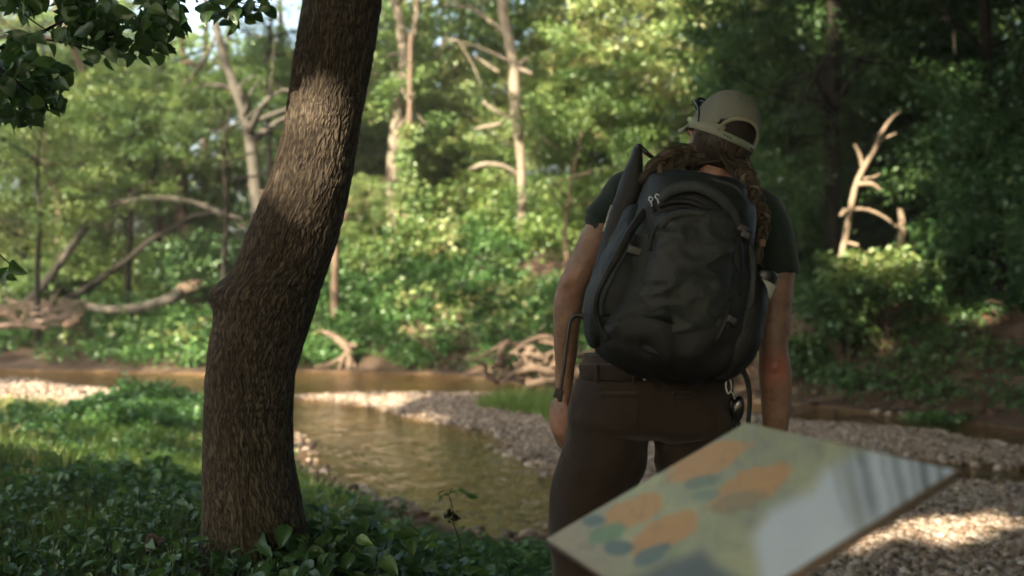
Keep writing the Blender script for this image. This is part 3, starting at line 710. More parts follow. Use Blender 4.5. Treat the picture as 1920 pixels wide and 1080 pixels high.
for i in range(60):
    u, v = rs.uniform(-30, 150), rs.uniform(566, 618); a = rs.normal(0, .7); l = rs.uniform(12, 45); d = rs.uniform(19.6, 21)
    bp_.append(([(u - l * math.cos(a), v + l * .5 * math.sin(a), d), (u, v + rs.normal(0, 4), d), (u + l * math.cos(a), v - l * .5 * math.sin(a) - 3, d)], [.014 + .018 * rs.random(), .012, .005]))
log("brush_pile", "heap of thin dead sticks around the left logs", bp_, M_DEADG, "brush pile", None, .3, 6)
pt = [([(1130, 720, 15.8), (1075, 700, 15.8), (1020, 672, 15.9), (985, 650, 16), (945, 645, 16), (905, 668, 16.2), (870, 672, 16.4)], [0.082, 0.088, 0.061, 0.041, 0.034, 0.031, 0.014]),
      ([(1060, 640, 16), (1020, 632, 16), (990, 640, 16), (960, 662, 16), (930, 672, 16)], [0.034, 0.041, 0.034, 0.034, 0.014]), ([(955, 640, 16), (940, 655, 15.9), (935, 690, 15.9)], [.05, .06, .05]),
      ([(1040, 700, 15.7), (1000, 690, 15.6), (965, 700, 15.6), (940, 720, 15.6)], [0.054, 0.061, 0.041, 0.014]), ([(1070, 712, 15.6), (1020, 715, 15.5), (985, 722, 15.5)], [.05, .06, .03]),
      ([(1000, 650, 15.9), (985, 675, 15.8), (990, 715, 15.7), (1000, 730, 15.6)], [.05, .06, .05, .03]), ([(1060, 660, 16), (1030, 665, 15.9), (1000, 680, 15.8), (970, 712, 15.6)], [.04, .05, .05, .02]),
      ([(1140, 690, 16), (1090, 700, 15.8), (1050, 706, 15.8), (1015, 706, 15.8)], [.06, .06, .05, .03]), ([(1120, 660, 16), (1080, 665, 16), (1040, 645, 16), (1010, 640, 16)], [.05, .05, .04, .02])]
for i in range(46):
    u, v = rs.uniform(905, 1060), rs.uniform(660, 722); a = rs.uniform(0, 6.28); l = rs.uniform(20, 45)
    pt.append(([(u, v, 15.8), (u + l * .5 * math.cos(a) + 4, v + l * .3 * math.sin(a) - 5, 15.7), (u + l * math.cos(a), v + l * .5 * math.sin(a), 15.6)], [.028, .022, .007]))
log("driftwood", "tangle of bleached driftwood roots on the bar behind the hiker's arm", pt, M_DEAD, "driftwood", None, .3)
log("tree_root", "orange brown exposed root reaching down to the waterline", [([(598, 620, 19.4), (622, 628, 19.2), (645, 645, 19), (655, 665, 18.9), (655, 692, 18.8)], [.03, .05, .07, .07, .06]), ([(670, 648, 19), (648, 646, 19), (630, 640, 19.1)], [.04, .05, .03]),
    ([(650, 668, 18.9), (620, 682, 18.8), (590, 688, 18.7)], [.05, .04, .02]), ([(650, 660, 18.9), (640, 680, 18.8), (636, 695, 18.8)], [.04, .04, .03]), ([(655, 670, 18.9), (668, 690, 18.8)], [.04, .03])], M_DEAD, "root")
log("tree_root", "sunlit torn root hanging from the right bank", [([(1660, 640, 15.4), (1665, 660, 15.2), (1660, 690, 15), (1650, 720, 14.9)], [.05, .08, .04, .02]), ([(1662, 655, 15.2), (1675, 690, 15), (1680, 715, 14.9)], [.05, .04, .015]), ([(1662, 655, 15.2), (1645, 680, 15), (1635, 705, 14.9)], [.04, .03, .01])], M_DEAD, "root")
log("tree_root", "pale splintered stump on top of the right bank", [([(1815, 660, 15), (1840, 650, 15), (1848, 630, 15)], [.10, .12, .02]), ([(1840, 655, 15), (1862, 648, 15), (1875, 655, 15)], [.08, .06, .02])], M_DEAD, "stump")
rt_ = []
for i in range(90):
    x = rs.uniform(3.2, 9.5); y = 13.2 - (x - 3) * .05 + rs.uniform(.2, 2.2); z = height([x], [y])[0]; q = np.array([x, y, z + .02])
    e = q + [rs.normal(0, .35), rs.normal(-.15, .12), rs.uniform(-.35, .15)]; e[2] = max(e[2], height([e[0]], [e[1]])[0] + .01); m_ = (q + e) / 2 + [rs.normal(0, .08), -.03, .06]
    rt_.append(tube([q, m_, e], [.022 * rs.uniform(.5, 1.4), .016, .005], 6, 10, .2, i))
V, F_ = join(rt_); tag(obj("exposed_roots", V, F_, M_BARK_BROWN), "thin tangled roots and sticks strewn over the dark right bank", "roots", kind="stuff")
n = 2600; X = RNG.uniform(3, 9.5, n); Y = RNG.uniform(12.6, 17, n); zz3 = zones(X, Y); k = zz3[2] > .1; X, Y = X[k], Y[k]; n = len(X)
nn = RNG.normal(0, .5, (n, 3)); nn[:, 2] += 1
V, F_, C_ = scatter(BIGLEAF[0], BIGLEAF[1], np.stack([X, Y, height(X, Y) + .03], 1), frames(nn, RNG.normal(0, 1, (n, 3))), .08 * (.5 + .8 * RNG.random(n)))
tag(obj("leaf_litter", V, F_, M_DRY, None, C_), "fallen brown leaves over the right bank", "leaves", kind="stuff")
log("fallen_tree", "dark fallen trunk lying along the top of the right bank", [([(1560, 600, 17), (1640, 590, 16.8), (1740, 592, 16.4), (1850, 570, 16)], [.11, .14, .16, .12])], M_BARK_DARK, "fallen tree")
log("fallen_branch", "thin dead stem slanting across the right undergrowth", [([(1700, 620, 15.5), (1790, 560, 15.6), (1850, 520, 15.7), (1900, 505, 15.8)], [.04, .035, .03, .02])], M_BARK_BROWN, "branch")

# ------------------------------------------------------------------ near bank: grass, leafy cover
def blades(n, xr, yr, mask, hh, name, label, thr=-.4, seed=0, mt=M_GRASS, w=.012):
    X = RNG.uniform(*xr, n); Y = yr[0] + (yr[1] - yr[0]) * RNG.random(n) ** 1.2; z3 = zones(X, Y)
    k = mask(X, Y, z3) & (vnoise(np.stack([X * 1.3, Y * 1.3, 0 * X], 1), seed) > thr)
    X, Y = X[k], Y[k]; Z = height(X, Y, tuple(a[k] for a in z3)); n = len(X)
    T = (np.array([[-.5, 0, 0], [.5, 0, 0], [.35, .5, .1], [-.35, .5, .1], [.04, 1, .38], [-.04, 1, .38]]), np.array([[0, 1, 2, 3], [3, 2, 4, 5]]))
    d = np.stack([RNG.normal(0, .35, n), RNG.normal(0, .35, n), np.ones(n)], 1); nn = RNG.normal(0, 1, (n, 3)); nn[:, 2] *= .2
    l = hh * (.5 + RNG.random(n)); sc = np.stack([w * (.7 + .6 * RNG.random(n)), l, l], 1)
    V, F_, C_ = scatter(T[0], T[1], np.stack([X, Y, Z - .01], 1), frames(nn, d), sc, np.clip(.5 + .35 * vnoise(np.stack([X, Y, 0 * X], 1) * 1.1, seed + 5) + RNG.normal(0, .2, n), 0, 1))
    g = obj(name, V, F_, mt, None, C_); tag(g, label, "grass", kind="stuff")
bank = lambda X, Y, z: (z[0] > .12) & (X < -1.0 + .1 * (Y - 4)) & inview(X, Y) & ~((Y > 12.6) & (X < -3.6))
blades(70000, (-6.5, -.6), (4.6, 13.5), bank, .12, "grass", "soft green grass on the left bank", -.55, 21)
cover(800, (-6.5, -.8), (7, 13.5), bank, .08, .055, 50, .15, M_COVER, "ground_cover", "bright leafy cover in the grass on the left bank", -.1, 22)
blades(14000, (-.6, 2.2), (11.5, 14.5), lambda X, Y, z: sdist(gp([(890, 775), (950, 748), (1035, 738), (1120, 745), (1120, 815), (1050, 815), (1010, 792)]), X, Y) > 0, .13, "grass", "patch of green grass on the gravel bar by the driftwood", -.8, 23)
blades(5000, (3, 6.2), (12, 15.4), lambda X, Y, z: (z[1] > -.1) & (z[1] < .45) & (Y > 13 - (X - 3) * .25), .16, "grass", "strip of grass along the back of the right gravel bar", -.2, 24)

# near leafy weeds: detailed leaves on stems
def weeds(n, xr, yr, mask, hh, size, mt, name, label, seed=0, per=9, thr=-.5):
    X = RNG.uniform(*xr, n); Y = RNG.uniform(*yr, n)
    k = mask(X, Y) & (vnoise(np.stack([X * 1.6, Y * 1.6, 0 * X], 1), seed) > thr); X, Y = X[k], Y[k]
    Z = height(X, Y); n = len(X); L = []; st = []
    pos, nn, dd = [], [], []
    for i in range(n):
        h = hh * RNG.uniform(.5, 1.25); lean = RNG.normal(0, .10, 2); b = np.array([X[i], Y[i], Z[i]])
        top = b + [lean[0], lean[1], h]; mid = (b + top) / 2 + [lean[0] * .3, lean[1] * .3, 0.03]
        st.append(tube([b, mid, top], [.004, .003, .0015], 4, 5))
        for q in range(per):
            t = .3 + .7 * (q + RNG.random()) / per; a = q * 2.4 + RNG.random()
            p = b + (top - b) * t; dr = np.array([math.cos(a), math.sin(a), RNG.uniform(-.15, .45)])
            pos.append(p + dr * .02); dd.append(dr); nn.append([dr[0] * .3 + RNG.normal(0, .5), dr[1] * .3 + RNG.normal(0, .5), 1])
    pos, nn, dd = map(np.array, (pos, nn, dd))
    s = size * (.55 + .8 * RNG.random(len(pos)))
    V, F_, C_ = join([scatter(BIGLEAF[0], BIGLEAF[1], pos, frames(nn, dd), s)] + [(a, b_, np.full(len(a), .3)) for a, b_ in st])
    g = obj(name, V, F_, mt, None, C_); tag(g, label, "weeds", kind="stuff")
weeds(1200, (-2.3, -.55), (2.9, 5.6), lambda X, Y: (X < -.28 * Y + .0) | (Y < 3.6), .21, .043, M_FG, "leafy_weeds", "dark leafy weeds around the left foot of the big trunk", 31)
weeds(420, (-.80, .12), (3.1, 4.35), lambda X, Y: (X < .10 - (Y - 3) * .12), .20, .070, M_FG, "leafy_weeds", "broad leafed weeds along the water's edge right of the big trunk", 32, 8)
weeds(1300, (-.6, .36), (3.7, 6.0), lambda X, Y: (Y > 3.9) | (X < .2), .16, .052, M_COVER, "leafy_weeds", "small light green weeds by the water near the hiker's leg", 33, 7)
weeds(250, (-2.6, -1.2), (5.4, 7.2), lambda X, Y: X < -.26 * Y, .18, .07, M_COVER, "leafy_weeds", "green weeds in front of the grassy left bank", 34, 8)

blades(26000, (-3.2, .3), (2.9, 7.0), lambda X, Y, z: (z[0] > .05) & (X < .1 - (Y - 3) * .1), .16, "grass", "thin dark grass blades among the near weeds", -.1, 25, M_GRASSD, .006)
# individual stalk with a dead seed head, dry leaf, a few sunken stones
b = G(870, 1075, -.18); root = thing("dry_stalk", (P(868, 1045, 4.3)), "thin stalk with a withered seed head rising over the water by the bank", "plant")
V, F_ = join([tube([P(866, 1045, 4.3), P(860, 1010, 4.3), P(850, 980, 4.3), P(848, 950, 4.3), P(842, 930, 4.3), P(848, 915, 4.3)], [.003, .003, .0025, .0025, .002, .0015], 6, 30)]); obj("stem", V, F_, M_BARK_BROWN, root)
pc = np.array([P(846, 962, 4.3), P(849, 972, 4.3), P(843, 968, 4.3)]); V, F_, C_ = leafcloud(pc, np.full(3, .018), 26, .016, 1.2, 0); obj("seed_head", V, F_, M_BARK_DARK, root, C_)
pc = np.array([P(840, 925, 4.3), P(860, 922, 4.3), P(872, 926, 4.3), P(830, 930, 4.3)]); V, F_, C_ = leafcloud(pc, np.full(4, .015), 3, .030, .6, .9, BIGLEAF); obj("leaves", V, F_, M_COVER, root, C_)
T = bigleaf_template(w=.5, droop=.1)
V, F_, C_ = scatter(T[0], T[1], np.array([P(272, 1020, 3.6)]), frames(np.array([[-.3, -.9, .5]]), np.array([[.9, -.2, .25]])), np.array([.062]), np.array([.1]))
o = obj("dead_leaf", V, F_, simple("dead_leaf_brown", (.03, .02, .016), (.055, .037, .03), 60), None, C_); tag(o, "curled dead brown leaf caught in the weeds left of the big trunk", "leaf")
o = None
n = 500; X = RNG.uniform(-3.5, -.4, n); Y = RNG.uniform(5.5, 8.5, n); Zl = height(X, Y) + .02
nn = RNG.normal(0, .3, (n, 3)); nn[:, 2] += 1
V, F_, C_ = scatter(BIGLEAF[0], BIGLEAF[1], np.stack([X, Y, Zl], 1), frames(nn, RNG.normal(0, 1, (n, 3))), .08 * (.6 + .7 * RNG.random(n)))
tag(obj("leaf_litter", V, F_, M_DRY, None, C_), "dry brown leaves lying on the bare strip of the left bank", "leaves", kind="stuff")

# ------------------------------------------------------------------ the big near tree
TD = 4.0
LE = [(-500, 640), (-250, 600), (0, 570), (100, 554), (180, 543), (240, 533), (300, 519), (360, 499), (430, 469), (490, 447), (522, 430), (545, 409), (562, 404), (580, 408), (605, 402), (650, 394), (720, 386), (800, 383), (900, 382), (1000, 386), (1060, 376), (1100, 350)]
RE = [(-500, 810), (-250, 760), (0, 716), (80, 703), (140, 692), (230, 676), (330, 660), (400, 645), (470, 625), (540, 601), (610, 581), (660, 566), (700, 553), (780, 546), (850, 549), (900, 557), (960, 568), (1020, 574), (1060, 590), (1100, 615)]
mv = 1000; vv = np.linspace(-500, 1100, mv)
le = np.interp(vv, [a for a, _ in LE], [b_ for _, b_ in LE]); re = np.interp(vv, [a for a, _ in RE], [b_ for _, b_ in RE])
ker = np.ones(15) / 15
def smo(a): 
    e = np.concatenate([np.full(7, a[0]), a, np.full(7, a[-1])]); return np.convolve(e, ker, 'valid')
le, re = smo(le), smo(re)
cen = (le + re) / 2; rad_ = (re - le) / 2 * TD / F
ctr = np.array([P(c_, v_, TD) for c_, v_ in zip(cen, vv)])
na = 420; th = np.arange(na) / na * 2 * np.pi
flare = 1 + .10 * np.clip((vv - 950) / 150, 0, 1)[:, None] * (1 + np.cos(th * 5 + 1)[None])
Vt = ctr[:, None] + rad_[:, None, None] * flare[..., None] * np.stack([np.cos(th), np.sin(th), 0 * th], 1)[None]
Nt = np.broadcast_to(np.stack([np.cos(th), np.sin(th), 0 * th], 1)[None], Vt.shape)
Vt = Vt.reshape(-1, 3); Nt = Nt.reshape(-1, 3)
q = Vt * [1, 1, 1] + .012 * np.stack([vnoise(Vt * 18, 1), vnoise(Vt * 18, 2), vnoise(Vt * 9, 3)], 1) * .35
# stretched coordinates follow the lean of the stem
lean = np.repeat(ctr, na, 0); loc_ = (q - Vt) + Nt * .17
loc_ = np.stack([loc_[:, 0] * 105, loc_[:, 1] * 105, q[:, 2] * 11], 1)
thv = np.tile(th, mv)
def shear(k, fa, fz, sd):
    a_ = thv + k * q[:, 2] + .05 * vnoise(Vt * 30, sd + 1)
    zo = 3.0 * vnoise(np.stack([np.cos(a_) * 4.2, np.sin(a_) * 4.2, q[:, 2] * 3.1], 1), sd + 2) + 1.2 * vnoise(np.stack([np.cos(a_) * 11, np.sin(a_) * 11, q[:, 2] * 5.3], 1), sd + 4)
    return np.abs(vnoise(np.stack([np.cos(a_) * .17 * fa, np.sin(a_) * .17 * fa, q[:, 2] * fz + zo], 1), sd))
r1 = np.clip(2.6 * np.minimum(shear(.8, 125, 19, 41), shear(-.8, 125, 19, 47)), 0, 1) ** .6
r2 = 1 - np.abs(vnoise(loc_ * [2.1, 2.1, 3.2] + 5, 42)); r3 = vnoise(q * 300, 43)
big = fbm(Vt * 4, 44, 3)
ridge = r1
disp = .0058 * (ridge - .6) + .0026 * (r2 - .5) + .0008 * r3 + .006 * big
kn = np.array(P(418, 552, TD - .06)); disp = disp + .030 * np.exp(-((Vt - kn) ** 2).sum(1) / .0035) - .01 * np.exp(-((Vt - np.array(P(440, 590, TD - .12))) ** 2).sum(1) / .002)
V = Vt + Nt * disp[:, None]
colr = np.stack([np.clip(.55 * ridge + .35 * r2 + .1 * (r3 + 1) / 2, 0, 1), smooth((Vt[:, 2] * -1 + 1.1) / 1.2) * np.clip(.5 + 1.1 * big, 0, 1), .5 + .5 * fbm(Vt * 7, 46, 2)], 1)
m, nt, b, o = mat("furrowed_bark")
at = N_(nt, "ShaderNodeAttribute", attribute_name="Col"); sp = N_(nt, "ShaderNodeSeparateColor"); nt.links.new(at.outputs["Color"], sp.inputs[0])
c1 = ramp(nt, sp.outputs[0], [(.25, (.008, .007, .006)), (.6, (.042, .033, .024)), (.9, (.100, .080, .058))])
c2 = ramp(nt, sp.outputs[0], [(.25, (.007, .008, .005)), (.6, (.033, .033, .017)), (.9, (.075, .075, .040))])
mxb = N_(nt, "ShaderNodeMix", data_type='RGBA'); nt.links.new(sp.outputs[1], mxb.inputs[0]); nt.links.new(c1, mxb.inputs[6]); nt.links.new(c2, mxb.inputs[7])
nt.links.new(mxb.outputs[2], b.inputs["Base Color"]); b.inputs["Roughness"].default_value = .85; b.inputs["Specular IOR Level"].default_value = .25
bump(nt, noise(nt, 120, 5, .7, coords(nt, "Object", (1, 1, .3))), .5, .004, b)
M_TRUNK = m
base = P(470, 1090, TD)
root = thing("tree", (base[0], base[1], height([base[0]], [base[1]])[0]), "big near leaning tree with furrowed brown bark and a knob on its left side", "tree")
obj("trunk", V, ringquads(mv, na), M_TRUNK, root, colr)
tp_ = ctr[0]; Vc, Fc = join([tube([tp_ + [0, 0, -.05], tp_ + [.25, -.6, 1.4], tp_ + [.2, -1.5, 3.4], tp_ + [-.3, -2.5, 6]], [.16, .13, .10, .04], 12, 30, .15, 1), tube([tp_, tp_ + [.7, .3, 1.4], tp_ + [1.7, .6, 3.4]], [.12, .08, .04], 10, 20, .15, 2)])
obj("limb", Vc, Fc, M_BARK_DARK, root)

# overhanging branch, upper left, dark leaves in focus
root = thing("overhanging_branch", P(-60, 120, 3.9), "leafy dark branch hanging into the upper left corner", "branch")
BR = [([(-120, 130, 3.9), (0, 90, 3.9), (60, 70, 3.9), (120, 38, 3.9), (190, 2, 3.95), (300, -60, 4)], [.009, .007, .006, .005, .0045, .004]),
      ([(-140, 60, 3.8), (-30, 110, 3.75), (40, 160, 3.7), (90, 200, 3.7)], [.008, .006, .004, .002]), ([(60, 70, 3.9), (120, 80, 3.85), (190, 95, 3.8), (260, 75, 3.8)], [.004, .003, .002, .001]),
      ([(190, 2, 3.95), (250, 30, 3.9), (310, 55, 3.85)], [.004, .003, .001]), ([(200, -40, 3.9), (320, -10, 3.9), (420, 0, 3.9), (500, 15, 3.9)], [.005, .004, .003, .001]), ([(-60, 430, 3.8), (-10, 470, 3.8), (25, 500, 3.8)], [.004, .003, .001]),
      ([(0, -30, 3.8), (50, 30, 3.8), (110, 70, 3.8)], [.004, .003, .001])]
for i, (p, r) in enumerate(BR):
    V, F_ = tube([P(*a) for a in p], r, 7, None, .1, i); obj("twig", V, F_, M_BARK_DARK, root)
pts = []
def fill(n, u0, u1, v0, v1, f):
    k = 0
    while k < n:
        u, v = RNG.uniform(u0, u1), RNG.uniform(v0, v1)
        if f(u, v): pts.append(P(u, v, RNG.uniform(3.6, 4.2))); k += 1
fill(480, -80, 340, -60, 130, lambda u, v: v < 120 - abs(u - 215) * .55 and vnoise([[u / 48., v / 40., 1]], 3)[0] > -.25)
fill(80, 170, 310, 20, 110, lambda u, v: True)
fill(330, -80, 118, 90, 232, lambda u, v: v < 232 - abs(u - 20) * .3 + 0 and v > 90 + u * .4)
fill(110, 300, 510, -60, 60, lambda u, v: v < 60 - (u - 300) * .12 and vnoise([[u / 40., v / 40., 1]], 5)[0] > -.4)
fill(9, -80, 22, 470, 550, lambda u, v: True)
fill(50, 0, 120, 60, 120, lambda u, v: vnoise([[u / 40., v / 40., 1]], 6)[0] > -.1)
pts = np.array(pts); n = len(pts)
dd = RNG.normal(0, .7, (n, 3)); dd[:, 2] -= .7; nn = RNG.normal(0, .6, (n, 3)); nn[:, 1] -= .5; nn[:, 2] += .5
T = bigleaf_template(4, 8, .42, 1.6, .15, .2)
V, F_, C_ = scatter(T[0], T[1], pts, frames(nn, dd), .034 + .034 * RNG.random(n)); obj("leaves", V, F_, M_FG, root, C_)

# ------------------------------------------------------------------ unseen leaf canopy added to shade the near side (holes carved for dapples)
def Hpt(p): p = np.asarray(p, float); return p[..., :2] - SUN[:2] * ((p[..., 2:3] + .3) / SUN[2])
SHAFT = [(Hpt(P(575, 195, 3.83)), .30), (Hpt(P(590, 265, 3.83)), .20), (Hpt(P(480, 480, 3.85)), .13), (Hpt(P(560, 440, 3.85)), .08), (Hpt(P(540, 900, 3.9)), .12), (Hpt(G(1615, 1003, -.3)), .26), (Hpt(G(1660, 990, -.3)), .24), (Hpt(G(1860, 985, -.3)), .24), (Hpt(G(1780, 965, -.3)), .16), (Hpt(G(1650, 1025, -.3)), .25), (Hpt(G(1740, 1005, -.3)), .22), (Hpt(G(1830, 1050, -.3)), .24), (Hpt(G(1560, 1070, -.3)), .16), (Hpt(G(1890, 960, -.3)), .2),
         (Hpt(G(60, 742, -.4)), .9), (Hpt(G(160, 745, -.4)), .9), (Hpt(P(1620, 320, 15.3)), .42), (Hpt(P(1595, 400, 15.3)), .35), (Hpt(P(1665, 240, 15.3)), .42), (Hpt(P(770, 420, 22.8)), .8), (Hpt(P(768, 330, 22.8)), .5), (Hpt(P(705, 480, 22)), .7), (Hpt(P(810, 460, 22.5)), .7), (Hpt(P(978, 400, 23)), .5), (Hpt(P(975, 300, 23)), .5), (Hpt(P(962, 150, 23)), .5), (Hpt(P(740, 250, 24)), .5), (Hpt(P(1620, 480, 14.9)), .55), (Hpt(P(1600, 470, 14.9)), .4), (Hpt(G(560, 705, -.5)), .5), (Hpt(G(700, 748, -.45)), .45), (Hpt(G(800, 775, -.45)), .35), (Hpt(P(560, 640, 20)), .6), (Hpt(P(720, 500, 22)), 1.0), (Hpt(P(480, 560, 21)), .6), (Hpt(P(1690, 410, 15.3)), .5),
         (Hpt(P(1665, 665, 15.2)), .35), (Hpt(P(1845, 645, 15)), .35), (Hpt(P(1420, 640, 16)), .3), (Hpt(P(1780, 80, 14.5)), .4), (Hpt(P(340, 660, 19)), 1.0), (Hpt(P(380, 690, 18.5)), .8),
         (Hpt(P(640, 660, 18.9)), .6), (Hpt(G(620, 742, -.45)), .5), (Hpt(G(760, 720, -.5)), .5), (Hpt(P(1000, 670, 15.7)), .5), (Hpt(P(800, 610, 20)), .7), (Hpt(G(300, 900, -.1)), .25), (Hpt(P(1560, 90, 17)), .5), (Hpt(P(1440, 110, 21)), .7)]
def shade_density(H):
    x, y = H[:, 0], H[:, 1]
    nz = fbm(np.stack([x * .45, y * .3, 0 * x], 1), 61, 3)
    nz2 = fbm(np.stack([x * .75, y * .5, 0 * x], 1), 64, 3)
    dark = 1 - smooth((y - 19.5 - 1.5 * nz) / 3.5)                       # near side of the creek
    right = 1 - smooth((y - (1.3 * x + 13 + 3.5 * smooth((x - 3.5) / 2))) / 3); right = right * smooth((x - .5) / 2.5)            # right-hand wood
    dark = dark * (1 - .92 * smooth((-.7 - x) / 1.0) * smooth((y - 7.3 - .8 * nz2) / 1.2) * smooth((14.5 - y) / 1.5))
    left = .26 * smooth((1.5 - x) / 3) * (1 - smooth((y - 33) / 6)) * smooth((y - 19) / 2)
    base = np.maximum(np.maximum(dark, right), left)
    tt_ = np.clip((y - 16.8) / 9.5, 0, 1); base = np.maximum(base, 1 - smooth((np.abs(x - (4.9 + 5.4 * tt_)) - .5) / .5 + smooth((16 - y)) + smooth(y - 27)))
    return np.clip(base * (1.0 + .0 * nz) + (1 - base) * np.where(y > 21, np.where(nz2 > .16, .42, .005), np.where(nz > .22, .10, .012)), 0, 1)

nL = 150000
H = np.stack([RNG.uniform(-16, 34, nL), -4 + 50 * RNG.random(nL)], 1)
H = np.concatenate([H, np.stack([RNG.uniform(-8, 15, 90000), RNG.uniform(-3, 14, 90000)], 1), np.stack([RNG.uniform(4, 22, 60000), RNG.uniform(12, 34, 60000)], 1)]); nL = len(H)
k = RNG.random(nL) < shade_density(H); H = H[k]
fine = vnoise(np.stack([H[:, 0] * 1.7, H[:, 1] * 1.2, 0 * H[:, 0]], 1), 62)
near_s = (H[:, 1] < 11) | ((H[:, 1] < 1.3 * H[:, 0] + 13) & (H[:, 0] > 1))
k = fine < np.where(H[:, 1] < 11, .92, np.where(near_s, .72, .62)); H = H[k]
zz = RNG.uniform(7.5, 14, len(H)) ; t = (zz + .3) / SUN[2]
L = np.stack([H[:, 0] + SUN[0] * t, H[:, 1] + SUN[1] * t, zz], 1)
ok = ~((L[:, 1] > 0) & ((L[:, 2] - 1.3) / np.maximum(L[:, 1], .01) < .30) & (np.abs(L[:, 0]) < L[:, 1] * .6))
H, L = H[ok], L[ok]
KEEP = [(Hpt(P(1355, 215, 3)), .24), (Hpt(P(1355, 260, 3)), .24), (Hpt(P(1160, 380, 3)), .26), (Hpt(P(1270, 380, 2.8)), .24), (Hpt(P(1440, 430, 3)), .2)]
def keepshade(H_):
    k_ = np.zeros(len(H_), bool)
    for c_, r_ in KEEP: k_ |= np.hypot(H_[:, 0] - c_[0], (H_[:, 1] - c_[1]) / 1.3) < r_
    return k_
for c_, r_ in SHAFT:
    d_ = np.hypot((H[:, 0] - c_[0]), (H[:, 1] - c_[1]) / 1.6); ok = (d_ > r_ * (.6 + .8 * RNG.random(len(d_))) + .08) | keepshade(H) | (RNG.random(len(d_)) < .010); H, L = H[ok], L[ok]
nW = 60000  # unseen leaf walls added behind and beside the camera to cut sky light
W1 = np.stack([RNG.uniform(-26, 26, nW), RNG.uniform(-15, -6, nW), RNG.uniform(.2, 12.5, nW)], 1)
W2 = np.stack([RNG.uniform(-15, -8, nW // 3), RNG.uniform(-6, 7, nW // 3), RNG.uniform(.2, 12, nW // 3)], 1)
W3 = np.stack([RNG.uniform(8, 15, nW // 3), RNG.uniform(-6, 9, nW // 3), RNG.uniform(.2, 12, nW // 3)], 1)
WW = np.concatenate([W1, W2, W3]); HW = Hpt(WW); ok = vnoise(WW * .5, 63) > -.25; ok &= (HW[:, 1] < 13) & ~((HW[:, 0] < -1.6) & (HW[:, 1] > 6.8))
for c_, r_ in SHAFT: ok &= (np.hypot((HW[:, 0] - c_[0]), (HW[:, 1] - c_[1]) / 1.6) > r_ + .10) | keepshade(HW)
L = np.concatenate([L, WW[ok]])
nn = RNG.normal(0, .6, L.shape); nn[:, 2] += .5
V, F_, C_ = scatter(DIAMOND[0], DIAMOND[1], L, frames(nn, RNG.normal(0, 1, L.shape)), .30 + .14 * RNG.random(len(L)))
g = obj("unseen_shade_canopy", V, F_, M_CANOPY, None, C_); tag(g, "unseen leaf mass over and behind the near bank, shaped to throw dappled shade", "canopy", kind="stuff")

# ------------------------------------------------------------------ thin forest haze: one closed box round camera and scene
V, F_ = box((0, 40, 14), 90, 75, 16.5)
hz_o = link("haze", meshdata("haze", V, F_, sm=False)); tag(hz_o, "thin pale haze hanging in the air of the wood", "haze", kind="stuff")
m = bpy.data.materials.new("haze"); m.use_nodes = True; nt = m.node_tree
for n_ in list(nt.nodes):
    if n_.type == 'BSDF_PRINCIPLED': nt.nodes.remove(n_)
pv = nt.nodes.new("ShaderNodeVolumePrincipled"); pv.inputs["Density"].default_value = .0013; pv.inputs["Color"].default_value = (.9, .92, .88, 1); pv.inputs["Anisotropy"].default_value = .2
nt.links.new(pv.outputs[0], [n_ for n_ in nt.nodes if n_.type == 'OUTPUT_MATERIAL'][0].inputs["Volume"])
hz_o.data.materials.append(m)

# ------------------------------------------------------------------ the hiker
def clothmat(name, c1, c2, scale=9, bs=.5, bd=.02, rough=.85, weave=900, wv=.15, spec=.2, sheen=0.0):
    m, nt, b, o = mat(name); v = coords(nt)
    f = noise(nt, scale, 5, .55, v, .6); f2 = noise(nt, weave, 2, .5, v)
    nt.links.new(ramp(nt, f, [(.3, c1), (.7, c2)]), b.inputs["Base Color"])
    b.inputs["Roughness"].default_value = rough; b.inputs["Specular IOR Level"].default_value = spec
    if sheen: b.inputs["Sheen Weight"].default_value = sheen
    pr = bump(nt, f, bs, bd, b); bump(nt, f2, wv, .001, b, pr); return m
M_SHIRT = clothmat("dark_green_cotton", (.009, .017, .014), (.014, .025, .020), 7, .4, .015, sheen=.15)
M_PANTS = clothmat("brown_canvas", (.018, .012, .009), (.030, .021, .015), 10, .5, .012, sheen=.1)
M_PACK = clothmat("charcoal_nylon", (.009, .012, .0125), (.017, .021, .022), 16, .5, .014, .6, 1200, .1, .3)
M_POCK = clothmat("grey_pocket_nylon", (.014, .018, .0185), (.025, .030, .031), 14, .5, .014, .58, 1200, .1, .32)
M_PACKD = clothmat("black_nylon", (.005, .0055, .006), (.009, .010, .010), 12, .4, .01, .6, 1200, .1, .35)
M_PACKM = clothmat("grey_padded_fabric", (.030, .036, .038), (.045, .052, .054), 30, .2, .004, .75, 1500, .2, .25)
M_BLK = simple("black_plastic", (.006, .006, .006), (.010, .010, .010), 40, .35, .1, .002, .5)
M_STEEL = simple("bright_metal_pull", (.45, .46, .47), (.60, .60, .60), 50, .35, .1, .001, .5, metallic=.7)
M_CORD = simple("grey_white_cord", (.28, .29, .28), (.38, .39, .37), 80, .8, .2, .001)
